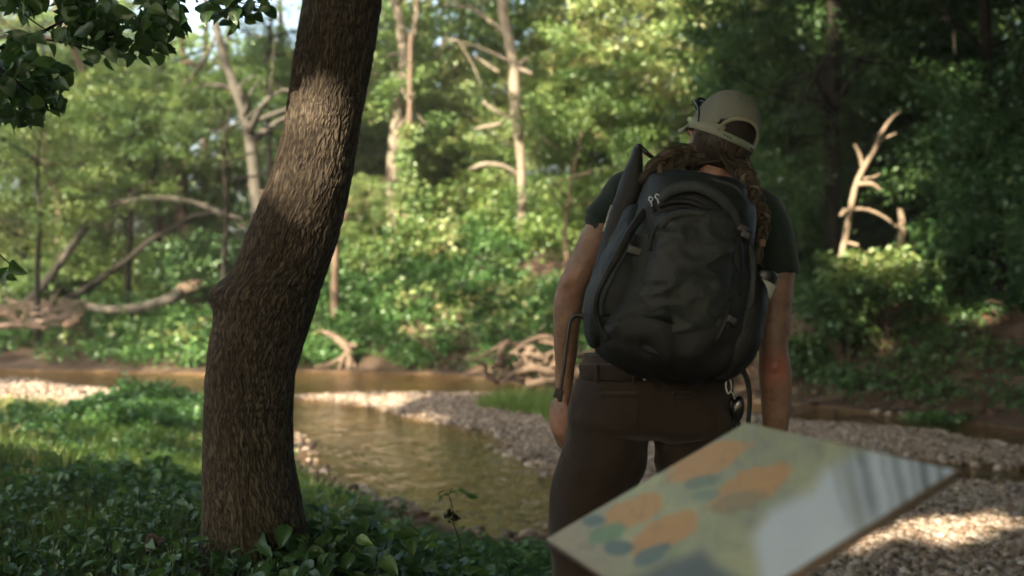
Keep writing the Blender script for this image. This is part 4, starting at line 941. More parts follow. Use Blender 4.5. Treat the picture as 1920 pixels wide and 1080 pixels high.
# skin with a reddened elbow
m, nt, b, o = mat("skin"); v = coords(nt)
at = N_(nt, "ShaderNodeAttribute", attribute_name="Col")
f = noise(nt, 22, 7, .72, v); base_ = ramp(nt, f, [(.32, (.14, .08, .056)), (.5, (.21, .13, .092)), (.68, (.28, .18, .132))])
mxs = N_(nt, "ShaderNodeMix", data_type='RGBA'); nt.links.new(at.outputs["Fac"], mxs.inputs[0]); nt.links.new(base_, mxs.inputs[6]); mxs.inputs[7].default_value = (.34, .125, .09, 1)
nt.links.new(mxs.outputs[2], b.inputs["Base Color"]); b.inputs["Roughness"].default_value = .5; b.inputs["Specular IOR Level"].default_value = .35
b.inputs["Subsurface Weight"].default_value = .08; b.inputs["Subsurface Radius"].default_value = (.02, .008, .005)
bump(nt, noise(nt, 260, 4, .6, v), .25, .001, b); M_SKIN = m
# hair
m, nt, b, o = mat("light_brown_hair"); at = N_(nt, "ShaderNodeAttribute", attribute_name="Col")
nt.links.new(ramp(nt, at.outputs["Fac"], [(0, (.014, .011, .008)), (.5, (.046, .036, .026)), (1, (.13, .105, .076))]), b.inputs["Base Color"])
b.inputs["Roughness"].default_value = .65; b.inputs["Specular IOR Level"].default_value = .15; M_HAIR = m
# cap fabrics
M_CAP = clothmat("khaki_twill", (.17, .175, .13), (.215, .218, .165), 14, .2, .004, .85, 1400, .25)
m = clothmat("khaki_mesh_panel", (.145, .15, .12), (.175, .18, .145), 14, .1, .003, .85, 1400, .1); nt = m.node_tree; b = nt.nodes["Principled BSDF"]
vo = N_(nt, "ShaderNodeTexVoronoi"); vo.inputs["Scale"].default_value = 420; nt.links.new(coords(nt), vo.inputs["Vector"]); bump(nt, vo.outputs["Distance"], .8, .002, b); M_TAPE = clothmat("cap_seam_tape", (.22, .217, .155), (.25, .247, .18), 14, .2, .003)
M_MESH = m

PD = 3.0
px = PD / F
foot = np.array([P(1225, 500, PD)[0], PD, 0.0]); foot[2] = height([foot[0]], [foot[1]])[0]
person = thing("person", foot, "hiker seen from behind in khaki cap, dark green t-shirt and brown trousers", "person")

# --- head frame
HC = P(1353, 249, PD)
def Rm(ax, a): return np.array(Matrix.Rotation(a, 3, ax))
HR = Rm('Z', math.radians(23)) @ Rm('Y', math.radians(21)) @ Rm('X', math.radians(13))
def HL(p): return np.asarray(p, float) @ HR.T + HC          # head-local (x right, y face, z up) -> world

# --- body: one continuous surface
gl_ = height([P(1105, 500, PD)[0]], [PD])[0]; gr_ = height([P(1325, 500, PD)[0]], [PD])[0]
def atz(x, y, z): return np.array([x, y, z])
XL, XR = P(1100, 500, PD)[0], P(1330, 500, PD)[0]
body = []
body.append(loft([S(1225, 785, PD, 80, .08), S(1228, 740, PD, 112, .115), S(1240, 650, PD, 108, .11), S(1262, 570, PD, 102, .10), S(1288, 480, PD, 116, .115), S(1305, 410, PD, 125, .115), S(1320, 365, PD, 105, .09), S(1330, 345, PD, 60, .07)], 32))
neck0 = P(1333, 350, PD); neck1 = HL([0, -.015, -.045])
body.append(loft([(neck0, .062, .062), ((neck0 + neck1) / 2, .056, .060), (neck1, .056, .062)], 28))
body.append(ellipsoid(HL([0, -.012, .004]), (.071, .090, .088), 32, 24, HR))                # skull
body.append(ellipsoid(HL([0, .028, -.045]), (.056, .062, .072), 28, 20, HR))               # face / jaw
body.append(ellipsoid(HL([0, .075, -.088]), (.024, .020, .020), 16, 12, HR))              # chin
body.append(tube([HL([0, .082, .012]), HL([0, .097, -.012]), HL([0, .108, -.034])], [.007, .010, .014], 10, 10))   # nose
for s in (-1, 1):
    body.append(ellipsoid(HL([s * .012, .097, -.037]), (.008, .010, .007), 10, 8, HR))
    body.append(ellipsoid(HL([s * .038, .066, -.022]), (.024, .018, .018), 14, 10, HR))          # cheek
    body.append(tube([HL([s * .052, .058, .022]), HL([s * .030, .082, .028]), HL([s * .008, .084, .022])], [.006, .009, .006], 8, 10))  # brow
    ear = [HL([s * .066, -.004, -.060]), HL([s * .071, -.010, -.050]), HL([s * .075, -.018, -.036]), HL([s * .074, -.008, -.028]), HL([s * .068, .002, -.032])]
    body.append(tube(ear, [.006, .007, .007, .006, .005], 8, 16))
body.append(tube([HL([-.022, .086, -.062]), HL([0, .094, -.060]), HL([.022, .086, -.062])], [.004, .007, .004], 8, 10))   # lips
body.append(tube([HL([-.020, .085, -.069]), HL([0, .092, -.069]), HL([.020, .085, -.069])], [.004, .007, .004], 8, 10))
# arms
LSH, LEL, LWR = P(1168, 372, PD), P(1076, 530, PD - .03), P(1057, 728, PD + .04)
body.append(loft([(P(1192, 368, PD), .044, .050), (LSH, .046, .052), (P(1131, 425, PD), .044, .050), (P(1100, 485, PD - .02), .041, .046), (LEL, .036, .042)], 28))
body.append(loft([(P(1086, 510, PD - .03), .034, .038), (LEL, .037, .042), (P(1066, 570, PD - .02), .039, .043), (P(1062, 620, PD), .034, .038), (P(1060, 680, PD + .02), .0265, .030), (LWR, .0225, .026), (P(1056, 752, PD + .045), .024, .028)], 28))
body.append(ellipsoid(P(1066, 530, PD - .055), (.020, .020, .022), 14, 10))
RSH, REL, RWR = P(1440, 425, PD), P(1452, 680, PD - .02), P(1453, 880, PD + .05)
body.append(loft([(P(1405, 400, PD), .044, .050), (P(1436, 428, PD), .046, .052), (P(1455, 500, PD), .049, .052), (P(1451, 590, PD - .01), .043, .048), (P(1450, 650, PD - .02), .038, .042), (REL, .040, .042)], 28))
body.append(loft([(P(1450, 655, PD - .02), .036, .038), (REL, .041, .042), (P(1454, 715, PD - .01), .042, .043), (P(1455, 765, PD + .01), .038, .040), (P(1454, 830, PD + .03), .028, .032), (RWR, .0235, .027), (P(1452, 905, PD + .055), .025, .028)], 28))
body.append(ellipsoid(P(1452, 684, PD - .052), (.019, .018, .022), 14, 10))

def hand(w, side, curl=1.0, palm=.082):
    """relaxed hand hanging from wrist w; side=-1 left hand. x: forward-facing knuckles, back of hand faces outwards"""
    parts = []
    out = np.array([side * .80, -.60, 0.]); dn = np.array([0, .06, -.998]); fw = np.array([side * .60, .80, .05])
    c = w + dn * .045
    R = np.stack([out, fw, -dn], 1)
    parts.append(ellipsoid(c + dn * .004, (.0155, .041, .052), 22, 14, R))
    parts.append(ellipsoid(c + dn * .030, (.0140, .040, .030), 22, 14, R))
    for i, (f, ln) in enumerate([(.030, .078), (.010, .086), (-.010, .080), (-.029, .064)]):
        p0 = c + fw * f * .9 + dn * .030; pts = [p0]; a = .12 * curl
        d = dn + fw * f * 1.2
        for k_, seg in enumerate((.40, .32, .28)):
            a += (.38, .55, .40)[k_] * curl * (.85 + .08 * i)
            dirn = math.cos(a) * d - math.sin(a) * out; dirn /= np.linalg.norm(dirn)
            pts.append(pts[-1] + dirn * ln * seg * 1.15)
        pts = [p0 - dn * .02] + pts
        parts.append(tube(pts, [.0095, .0098, .0086, .0080, .0066], 10, 26))
        parts.append(ellipsoid(pts[-1], (.0062, .0062, .0062), 8, 6))
        parts.append(ellipsoid(p0 + out * .004, (.0095, .0095, .0095), 10, 8))       # knuckle
    t0 = w + dn * .018 + fw * .022; tt = [t0, t0 + fw * .022 + dn * .028 - out * .012, t0 + fw * .030 + dn * .058 - out * .020, t0 + fw * .026 + dn * .084 - out * .026]
    parts.append(tube(tt, [.014, .0125, .0105, .0085], 10, 20)); parts.append(ellipsoid(tt[-1], (.008, .008, .008), 8, 6))
    return parts
body += hand(P(1051, 746, PD + .03), -1, .62)
body += hand(P(1452, 900, PD + .055), 1)
# legs
for x0, px_ in ((XL, 1), (XR, 1)):
    sx = -1 if x0 == XL else 1
    hip = P(1162 if sx < 0 else 1296, 770, PD)
    kn_ = np.array([x0, PD - .01, gl_ + .50]); an = np.array([x0 + sx * .01, PD - .02, gl_ + .09])
    body.append(loft([(hip, .066, .085), ((hip * .6 + kn_ * .4), .062, .075), (kn_, .056, .060), (kn_ * .6 + an * .4 + [0, -.015, 0], .054, .060), (an, .036, .042)], 24))
V, F_ = remeshed(body, .0042, 4, lambda V, N: .0016 * vnoise(V * [30, 30, 16], 301) * ((V[:, 0] < .45) | (V[:, 0] > .58)) * (V[:, 2] < 1.5))
red = np.exp(-((V - P(1455, 690, PD - .05)) ** 2).sum(1) / .0016) + .35 * np.exp(-((V - P(1066, 530, PD - .05)) ** 2).sum(1) / .0010) + .25 * np.exp(-((V - P(1340, 315, PD - .06)) ** 2).sum(1) / .002)
hz = V[:, 2] - .0
red = red + .30 * np.exp(-((V - P(1055, 800, PD)) ** 2).sum(1) / .006)
# elbow creases
cr = np.zeros(len(V))
for k_ in range(3):
    c_ = P(1456, 684 + 9 * k_, PD - .06); dv = V - c_
    cr -= .0022 * np.exp(-(dv[:, 2] - .2 * dv[:, 0]) ** 2 / (2 * .0018 ** 2) - dv[:, 0] ** 2 / (2 * .011 ** 2)) * (V[:, 1] < PD)
V = V + np.array([0, -1.0, 0]) * cr[:, None] * -1 * -1
obj("body", V, F_, M_SKIN, person, np.clip(red, 0, 1))
# eyes
for s in (-1, 1):
    V, F_ = ellipsoid(HL([s * .030, .074, .008]), (.0125, .0125, .0125), 16, 12, HR); obj("eye", V, F_, simple("eye_white", (.6, .58, .55), (.6, .58, .55), 10, .3, 0), person)

# --- folds helper for cloth surfaces
def folds(amp, sc, seed, st=(1, 1, 1)):
    def f(V, N):
        q = V * np.array(st) * sc
        q = q + .5 * np.stack([vnoise(q * .7, seed + 3), vnoise(q * .7, seed + 4), vnoise(q * .7, seed + 5)], 1)
        n1 = 1 - np.abs(vnoise(q, seed)) * 2; n2 = vnoise(q * 2.3, seed + 1)
        return amp * (.75 * n1 + .3 * n2 - .2)
    return f

# --- t-shirt
shirt = [loft([S(1236, 705, PD, 130, .135), S(1243, 650, PD, 122, .13), S(1262, 570, PD, 115, .12), S(1288, 480, PD, 127, .135), S(1305, 415, PD, 137, .13), S(1318, 372, PD, 122, .105), S(1328, 350, PD, 92, .088), S(1333, 337, PD, 57, .070)], 40),
         loft([(P(1215, 354, PD), .048, .055), (P(1180, 363, PD), .062, .068), (P(1155, 391, PD), .059, .065), (P(1131, 417, PD), .057, .064), (P(1129, 420, PD), .054, .060)], 32),
         loft([(P(1385, 378, PD), .050, .060), (P(1426, 400, PD), .060, .066), (P(1447, 450, PD), .058, .064), (P(1456, 503, PD), .057, .062), (P(1457, 511, PD), .054, .060)], 32),
         tube([P(1298, 352, PD), P(1325, 336, PD - .045), P(1350, 342, PD - .05), P(1375, 362, PD - .02)], [.014, .012, .012, .014], 10, 20)]
V, F_ = remeshed(shirt, .0048, 3, folds(.0032, 11, 71, (1, 1, .7)))
tshirt = obj("t_shirt", V, F_, M_SHIRT, person)
for nm, c_, rx, ry, dz in (("left", P(1130, 419, PD), .0580, .065, (P(1130, 419, PD) - P(1155, 391, PD))), ("right", P(1457, 509, PD), .0585, .063, (P(1457, 509, PD) - P(1447, 450, PD)))):
    t = dz / np.linalg.norm(dz)
    V, F_ = loft([(c_ - t * .012, rx, ry), (c_ + t * .004, rx * 1.02, ry * 1.02)], 40, 5, cap=False); obj("sleeve_hem", V, F_, M_SHIRT, tshirt)

# --- trousers
tr = [loft([S(1232, 678, PD, 137, .142), S(1228, 715, PD, 143, .15), S(1224, 760, PD, 155, .155), S(1222, 800, PD, 160, .15), S(1221, 818, PD, 118, .11)], 44, e=2.4)]
for sx, x0, hx, kx, hem in ((-1, XL, 1142, 1104, 1098), (1, XR, 1303, 1322, 1330)):
    an = np.array([x0 + sx * .005, PD - .015, gl_ + .045]); kn_ = np.array([P(kx, 500, PD)[0], PD - .012, gl_ + .50])
    tr.append(loft([S(hx, 775, PD, 80, .12), S(hx - 6 if sx < 0 else hx + 4, 840, PD, 80, .115), S(1116 if sx < 0 else 1312, 900, PD, 79, .108), (kn_ + [0, 0, .18], .104, .102), (kn_, .093, .092), (kn_ * .55 + an * .45, .090, .092), (an, .084, .092)], 40))
V, F_ = remeshed(tr, .0052, 3, folds(.0070, 11, 81, (1, 1, .7)))
pants = obj("trousers", V, F_, M_PANTS, person)
# waistband, belt loops, pockets, seam, cargo pocket
def onback(u, v, off=0.0, base=.150):
    """point on the back surface of the hips"""
    cx = 1226; x = (u - cx) / 146.0; x = max(-.98, min(.98, x)); return P(u, v, PD - base * math.sqrt(1 - abs(x) ** 2.4) - off)
V, F_ = ribbon([onback(u, 700 + (u - 1226) * .02, .006) for u in range(1088, 1369, 14)], .045, .006); obj("waistband", V, F_, M_PANTS, pants)
for u in (1120, 1190, 1340):
    V, F_ = ribbon([onback(u, 684, .012), onback(u, 700, .014), onback(u, 718, .012)], .012, .004); obj("belt_loop", V, F_, M_PANTS, pants)
for (u0, u1, v0, v1) in ((1112, 1196, 738, 815), (1262, 1345, 738, 815)):
    pth = [onback(u0, v0, .006), onback(u0 + 2, (v0 + v1) / 2, .010), onback(u0 + 8, v1 - 14, .010), onback((u0 + u1) / 2, v1, .010), onback(u1 - 8, v1 - 14, .010), onback(u1 - 2, (v0 + v1) / 2, .010), onback(u1, v0, .006)]
    V1 = tube(pth, [.0014], 6, 40); V2 = ribbon([onback(u, v0 + 2, .007) for u in np.linspace(u0, u1, 8)], .014, .004)
    V, F_ = join([V1, V2]); obj("back_pocket", V, F_, M_PANTS, pants)
V, F_ = tube([onback(1226, 712, .006), onback(1226, 760, .004), onback(1224, 800, -.006)], [.0016], 6, 20); obj("seam", V, F_, M_PANTS, pants)
V, F_ = remeshed([box(P(1066, 908, PD + .01) , .016, .06, .080), box(P(1065, 878, PD + .01), .018, .062, .022)], .005, 6, folds(.002, 20, 83)); obj("cargo_pocket", V, F_, M_PANTS, pants)
# boots
for x0, sx in ((XL, -1), (XR, 1)):
    f0 = np.array([x0 + sx * .01, PD, gl_])
    V, F_ = remeshed([ellipsoid(f0 + [0, .10, .045], (.05, .09, .045)), ellipsoid(f0 + [0, -.01, .05], (.044, .055, .05)), loft([(f0 + [0, 0, .03], .045, .06), (f0 + [0, 0, .16], .047, .055)], 24)], .006, 3)
    bt = obj("boot", V, F_, simple("boot_leather", (.05, .035, .025), (.08, .055, .04), 30, .6), person)
    V, F_ = remeshed([box(f0 + [0, .055, .012], .046, .125, .012)], .006, 2); obj("sole", V, F_, M_BLK, bt)

# --- cap
CR = (.0835, .1045, .122)
def dome(az, el, k=1.0):   # az from +y (face) clockwise to +x, el 0 band .. pi/2 top
    return np.array([math.sin(az) * math.cos(el) ** .82 * CR[0], math.cos(az) * math.cos(el) ** .82 * CR[1] - .008, max(0, math.sin(el)) ** .95 * CR[2] - .010]) * [k, k, 1] + [0, 0, (k - 1) * .05]
cap = obj("cap", *(lambda V, F_: (V, F_))(*tube([HL(dome(0, 1.5, 1.0)), HL(dome(0, 1.5, 1.0)) + HR @ np.array([0, 0, .006])], [.008, .004], 14, 4)), M_CAP, person)   # crown button carries the cap's parts
nz_, ne = 144, 48
azs = np.arange(nz_) / nz_ * 2 * np.pi; els = np.linspace(-.13, 1.545, ne)
Vd = np.array([[dome(a, max(e, 0)) + ([0, 0, e * .085] if e < 0 else [0, 0, 0]) for a in azs] for e in els]).reshape(-1, 3)
Fd = ringquads(ne, nz_)
fc = Vd[Fd].mean(1); faz = np.arctan2(fc[:, 0], fc[:, 1]); dev = np.abs(np.abs(faz) - np.pi) / math.radians(43)
arch = -.008 + .050 * np.sqrt(np.clip(1 - dev ** 2, 0, 1)); opening = (dev < 1) & (fc[:, 2] < arch)
front = np.abs(faz) < math.radians(62)
def solid(V, F_, th):
    o_ = bpy.data.objects.new("t", meshdata("t", V, F_)); COL.objects.link(o_); md = o_.modifiers.new("s", 'SOLIDIFY'); md.thickness = th; md.offset = 1
    dg = bpy.context.evaluated_depsgraph_get(); dg.update(); me = bpy.data.meshes.new_from_object(o_.evaluated_get(dg))
    Vn = np.array([v.co for v in me.vertices]); Fn = np.array([list(p.vertices) if len(p.vertices) == 4 else list(p.vertices) + [p.vertices[-1]] for p in me.polygons])
    bpy.data.objects.remove(o_); bpy.data.meshes.remove(me); return Vn, Fn
def sub(V, F_):
    used = np.unique(F_); mp = -np.ones(len(V), int); mp[used] = np.arange(len(used)); return V[used], mp[F_]
Vw = HL(Vd)
V, F_ = sub(Vw, Fd[front & ~opening]); V, F_ = solid(V, F_, -.0022); obj("front_panel", V, F_, M_CAP, cap)
V, F_ = sub(Vw, Fd[~front & ~opening]); V, F_ = solid(V, F_, -.0020); obj("mesh_panel", V, F_, M_MESH, cap)
# seams, band, arch trim, strap with snaps
sm_ = []
for a in (math.radians(62), -math.radians(62), math.radians(118), -math.radians(118), math.pi, 0):
    e0 = .62 if a == math.pi else 0.02
    sm_.append(ribbon([HL(dome(a, e, 1.008)) for e in np.linspace(e0, 1.5, 10)], .011 if a == math.pi else .007, .0015, face=tuple(HR @ np.array([math.sin(a), math.cos(a), .4]))))
V, F_ = join(sm_); obj("seam_tape", V, F_, M_TAPE, cap)
def band(a0, a1, z, w, k, n_=26):
    pts_ = [HL(np.array([math.sin(a) * CR[0] * k, math.cos(a) * CR[1] * k - .008, z])) for a in np.linspace(a0, a1, n_)]
    c_ = catmull(pts_, 80); up_ = HR @ np.array([0, 0, 1.0]); cc = HL([0, -.008, z]); outd = c_ - cc; outd /= np.linalg.norm(outd, axis=1)[:, None]
    V = np.stack([c_ + up_ * w / 2 - outd * .001, c_ + up_ * w / 2 + outd * .0015, c_ - up_ * w / 2 + outd * .0015, c_ - up_ * w / 2 - outd * .001], 1).reshape(-1, 3)
    return caps(V, 80, 4)
V, F_ = band(-math.radians(146), math.radians(146), -.008, .030, 1.012); obj("sweatband", V, F_, M_CAP, cap)
V, F_ = band(math.radians(140), math.radians(220), -.014, .019, 1.02)
strap = obj("snap_strap", V, F_, clothmat("pale_plastic_strap", (.17, .195, .15), (.20, .225, .175), 20, .1, .002, .5), cap)
for a in (147, 152, 200, 205, 210):
    c_ = HL([math.sin(math.radians(a)) * CR[0] * 1.035, math.cos(math.radians(a)) * CR[1] * 1.035 - .008, -.014]); V, F_ = ellipsoid(c_, (.0024, .0024, .0024), 10, 8); obj("snap", V, F_, M_PACKD, strap)
ar = [HL(np.array([math.sin(math.pi + t_) * CR[0] * 1.015, math.cos(math.pi + t_) * CR[1] * 1.015 - .008, -.008 + .052 * math.sqrt(max(0, 1 - (t_ / math.radians(43)) ** 2))])) for t_ in np.linspace(-math.radians(43), math.radians(43), 21)]
V, F_ = ribbon(ar, .011, .002, face=tuple(HR @ np.array([0, -1.0, .1]))); obj("opening_trim", V, F_, M_TAPE, cap)
# brim
bx, by = np.meshgrid(np.linspace(-1, 1, 25), np.linspace(0, 1, 11)); a = bx * math.radians(58)
r0 = np.stack([np.sin(a) * CR[0], np.cos(a) * CR[1] - .008, 0 * a - .010], -1); ln = .068 * np.sqrt(np.clip(1 - (bx * .96) ** 2, 0, 1)) ** .8
rb = r0 + np.stack([0 * a, by * ln, -.010 * by - .030 * bx ** 2 * by * .8], -1)
V, F_ = solid(HL(rb.reshape(-1, 3)), ringquads(11, 25, closed=False), .004); obj("brim", V, F_, M_CAP, cap)

# --- hair: fine strands swept from the centre parting to two braids
hairR = np.random.default_rng(3)
strands = []
def hs(pts, r, c): V, F_ = tube(pts, r, 5, 14, cap=False); strands.append((V, F_, np.full(len(V), c)))
LB0, RB0 = P(1302, 300, PD - .045), P(1392, 318, PD - .075)
for s, tgt in ((-1, LB0), (1, RB0)):
    for i in range(330):
        t = hairR.random(); a = math.pi - s * (.02 + t * (1.55 if s < 0 else 1.25))           # from centre back round to the temple
        a = math.pi - s * (-1) * 0 - s * 0 + (0) if False else (math.pi + (-s) * (-1) * (0.02 + t * 1.5))
        el = hairR.uniform(-.1, .35)
        x, y = math.sin(a), math.cos(a)
        p0 = HL([x * .079, y * .100 - .008, -.022 + .015 * hairR.random()]); p1 = HL([x * (.080 - .006 * t), y * .101 - .008, -.040 - .01 * t])
        p2 = HL([x * .068 + s * .012, y * .082 - .012, -.066]); jt = hairR.normal(0, .009, 3)
        hs([p0, p1, p2 * .5 + (p1 + tgt) * .25 + jt * .3, tgt + jt, tgt + jt * .8 + np.array([s * .01, 0, -.015])], [.0022, .0026, .0028, .0026, .002], hairR.random() * .75)
hp = ellipsoid(HL([0, -.020, .010]), (.0755, .090, .080), 36, 24, HR); nape = ellipsoid(HL([0, -.045, -.056]), (.066, .048, .048), 30, 20, HR)
lb = loft([(HL([-.060, -.03, -.030]), .024, .026), (LB0, .020, .020)], 16); rb_ = loft([(HL([.055, -.05, -.040]), .024, .026), (RB0, .020, .020)], 16)
hv, hf = remeshed([hp, nape, lb, rb_], .006, 3)
hl_ = (hv - HC) @ HR; keep = ~((hl_[:, 1] > .045 - hl_[:, 2] * .0)); kf = keep[hf].all(1); hv2, hf2 = sub(hv, hf[kf])
V, F_, C_ = join(strands + [(hv2, hf2, np.full(len(hv2), .12))]); hair = obj("hair", V, F_, M_HAIR, person, C_)
fly = []
for i in range(70):
    a = hairR.uniform(0, 6.28); p = (LB0 if i % 2 else RB0) + hairR.normal(0, .02, 3); q_ = p + hairR.normal(0, .02, 3)
    V, F_ = tube([p, (p + q_) / 2 + hairR.normal(0, .006, 3), q_], [.0005], 4, 6, cap=False); fly.append((V, F_, np.full(len(V), .9)))

def braid(path, w0, w1, turns, label=None):
    c = catmull(path, 240); t = np.gradient(c, axis=0); seg = np.linalg.norm(t, axis=1); t /= seg[:, None]
    f = np.array([0, -1.0, 0]) - t * (t @ np.array([0, -1.0, 0]))[:, None]; f /= np.linalg.norm(f, axis=1)[:, None]; s_ = np.cross(t, f)
    ph = np.cumsum(seg) / seg.sum() * turns * 2 * np.pi; w = np.interp(np.linspace(0, 1, 240), [0, .1, .85, 1], [w0, w0, w1, w1 * .6])
    out = []
    for k_ in range(3):
        o_ = ph + k_ * 2 * np.pi / 3
        for q in range(9):      # sub strands of each lock
            oa = q * 2 * np.pi / 9; rr = .36
            pc = c + s_ * (w * .80 * np.sin(o_))[:, None] + f * (w * .42 * np.sin(2 * o_))[:, None] + (s_ * math.cos(oa) + f * math.sin(oa)) * (w * rr)[:, None]
            V, F_ = tube(pc[::2], np.interp(np.linspace(0, 1, 12), [0, .85, 1], [w0 * .20, w1 * .20, w1 * .1]), 6, 120, .12, q, cap=False)
            out.append((V, F_, np.full(len(V), np.clip(.3 + .6 * hairR.random(), 0, 1))))
    for i in range(130):        # loose hairs
        j = hairR.integers(5, 230); p = c[j] + hairR.normal(0, w[j] * .45, 3); d_ = t[j] * hairR.uniform(.01, .03) + hairR.normal(0, .008, 3)
        V, F_ = tube([p, p + d_ * .5 + hairR.normal(0, .003, 3), p + d_], [.0006, .0005, .0003], 4, 6, cap=False); out.append((V, F_, np.full(len(V), .9)))
    return join(out)
BL = [LB0 + np.array([.012, .01, .012]), P(1280, 291, PD - .08), P(1256, 300, PD - .14), P(1234, 314, PD - .17), P(1219, 336, PD - .18), P(1213, 362, PD - .15)]
V, F_, C_ = braid(BL, .023, .021, 2.2); obj("braid", V, F_, M_HAIR, person, C_)
BR_ = [RB0 + np.array([-.008, .01, .015]), P(1402, 340, PD - .10), P(1418, 378, PD - .12), P(1430, 415, PD - .13), P(1428, 452, PD - .14)]
V, F_, C_ = braid(BR_, .022, .015, 3.2); br = obj("braid", V, F_, M_HAIR, person, C_)
tuft = []
for i in range(120):
    a = hairR.uniform(0, 6.28); rr = .013 * math.sqrt(hairR.random()); p = P(1428, 456, PD - .14); 
    e = P(1422 + hairR.normal(0, 4), 503 + hairR.normal(0, 5), PD - .14); mid = P(1421, 480, PD - .14) + np.array([math.cos(a) * rr, math.sin(a) * rr, 0])
    V, F_ = tube([p, mid, e], [.0016, .0018, .0006], 5, 10, cap=False); tuft.append((V, F_, np.full(len(V), .45 + .5 * hairR.random())))
V, F_, C_ = join(tuft); obj("braid_end", V, F_, M_HAIR, br, C_)
V, F_ = tube([P(1428, 449, PD - .14), P(1427, 462, PD - .14)], [.011, .010], 12, 6); obj("hair_tie", V, F_, simple("tan_elastic", (.20, .13, .08), (.28, .19, .12), 90), br)

# --- sunglasses perched on the cap
sg = thing("sunglasses", HL([0, .11, .04]), "dark sunglasses resting on the left front of the khaki cap", "sunglasses")
for s in (-1, 1):
    c_ = HL([s * .034, .100 - abs(s) * .004, .052]); Rl = HR @ Rm('Z', -s * .25) @ Rm('X', -.25)
    th_ = np.linspace(0, 2 * np.pi, 25)[:-1]; ring = np.stack([.027 * np.sign(np.cos(th_)) * abs(np.cos(th_)) ** .8, 0 * th_, .019 * np.sign(np.sin(th_)) * abs(np.sin(th_)) ** .8], 1) @ Rl.T + c_
    V, F_ = tube(np.concatenate([ring, ring[:1]]), [.0024], 8, 72); fr_ = obj("frame", V, F_, M_BLK, sg)
    V, F_ = ellipsoid(c_, (.026, .0012, .018), 24, 12, Rl); obj("lens", V, F_, simple("dark_lens", (.02, .02, .02), (.03, .03, .03), 5, .08, 0, spec=.8), sg)
    V, F_ = ribbon([HL([s * .062, .092, .056]), HL([s * .082, .060, .050]), HL([s * .088, .01, .030]), HL([s * .086, -.02, -.004])], [.009, .007, .006, .005], .003, face=tuple(HR @ np.array([s, 0, .1]))); obj("temple_arm", V, F_, M_BLK, sg)
V, F_ = tube([HL([-.009, .108, .056]), HL([0, .110, .058]), HL([.009, .108, .056])], [.0022], 8, 8); obj("bridge", V, F_, M_BLK, sg)

# ------------------------------------------------------------------ backpack
def BK(u, v, off=0.0):
    """point on the rear surface of the pack (towards the camera)"""
    return P(u, v, packd(u, v) - off)
PC = [(330, 1312, 66), (345, 1310, 88), (375, 1303, 104), (420, 1299, 112), (480, 1286, 122), (540, 1274, 136), (600, 1262, 150), (650, 1254, 146), (685, 1250, 118), (712, 1246, 66)]
PR = [(330, .055), (345, .085), (375, .11), (420, .125), (480, .135), (540, .145), (600, .15), (650, .145), (685, .12), (712, .06)]
PK = 2.80
def packd(u, v):
    c_ = np.interp(v, [a for a, _, _ in PC], [b_ for _, b_, _ in PC]); r_ = np.interp(v, [a for a, _, _ in PC], [b_ for _, _, b_ in PC]); ry = np.interp(v, [a for a, _ in PR], [b_ for _, b_ in PR])
    x = min(abs(u - c_) / r_, .985); return PK - ry * (1 - x ** 2.7) ** (1 / 2.7)
pack = thing("backpack", P(1260, 705, PK), "charcoal hiking backpack with black base worn by the hiker", "backpack")
V, F_ = remeshed([loft([(P(c_, v_, PK), r_ * PK / F, np.interp(v_, [a for a, _ in PR], [b_ for _, b_ in PR])) for v_, c_, r_ in PC], 56, e=2.7)], .005, 2, folds(.0080, 10, 91, (1, 1, 1.2)))
isb = V[:, 2] < (P(1250, 612, 2.66)[2] - .06 * np.clip((V[:, 0] - P(1250, 600, 2.66)[0]) / .15, -1, 1) ** 2 * 0)
fcb = isb[F_].mean(1) > .5
v1, f1 = sub(V, F_[~fcb]); v2, f2_ = sub(V, F_[fcb])
obj("main_body", v1, f1, M_PACK, pack); obj("black_base", v2, f2_, M_PACKD, pack)
# front pocket: a raised shell
PF = [(392, 1292, 46), (402, 1292, 70), (425, 1294, 80), (470, 1290, 84), (530, 1280, 88), (590, 1268, 92), (640, 1258, 92), (668, 1252, 66)]
V, F_ = remeshed([loft([(P(c_, v_, PK - .055), r_ * PK / F, .085 + .026 * math.sin(math.pi * min(1, (v_ - 392) / 250.)) + (.0 if v_ > 400 else -.03)) for v_, c_, r_ in PF], 48, e=3.2)], .0045, 2, folds(.0058, 16, 95, (1, 1, 1.5)))
fb = (V[:, 2] < P(1250, 640, 2.62)[2])[F_].mean(1) > .5
v1, f1 = sub(V, F_[~fb]); pk = obj("front_pocket", v1, f1, M_POCK, pack); v2, f2_ = sub(V, F_[fb]); obj("pocket_base", v2, f2_, M_PACKD, pk)
def FP(u, v, off=.0):
    c_ = np.interp(v, [a for a, _, _ in PF], [b_ for _, b_, _ in PF]); r_ = np.interp(v, [a for a, _, _ in PF], [b_ for _, _, b_ in PF])
    x = min(abs(u - c_) / r_, .985); ry = .085 + .026 * math.sin(math.pi * min(1, max(0, (v - 392) / 250.)))
    return P(u, v, PK - .055 - ry * (1 - x ** 3.2) ** (1 / 3.2) - off)
V, F_ = ribbon([FP(u, v, .003) for u, v in [(1219, 470), (1224, 440), (1240, 418), (1290, 404), (1340, 418), (1362, 450), (1360, 520), (1348, 580), (1335, 625)]], .008, .004); obj("zip", V, F_, M_PACKD, pk)
V, F_ = ribbon([FP(u, v, .004) for u, v in [(1352, 470), (1356, 440), (1340, 412), (1300, 399), (1260, 404), (1236, 425)]], .020, .003); obj("rain_flap", V, F_, M_PACKM, pk)
V, F_ = tube([FP(1247, 552, .004), FP(1248, 543, .007), FP(1256, 544, .007), FP(1255, 556, .006), FP(1249, 558, .005), FP(1247, 552, .004)], [.0016], 6, 30); obj("gear_loop", V, F_, M_BLK, pk)
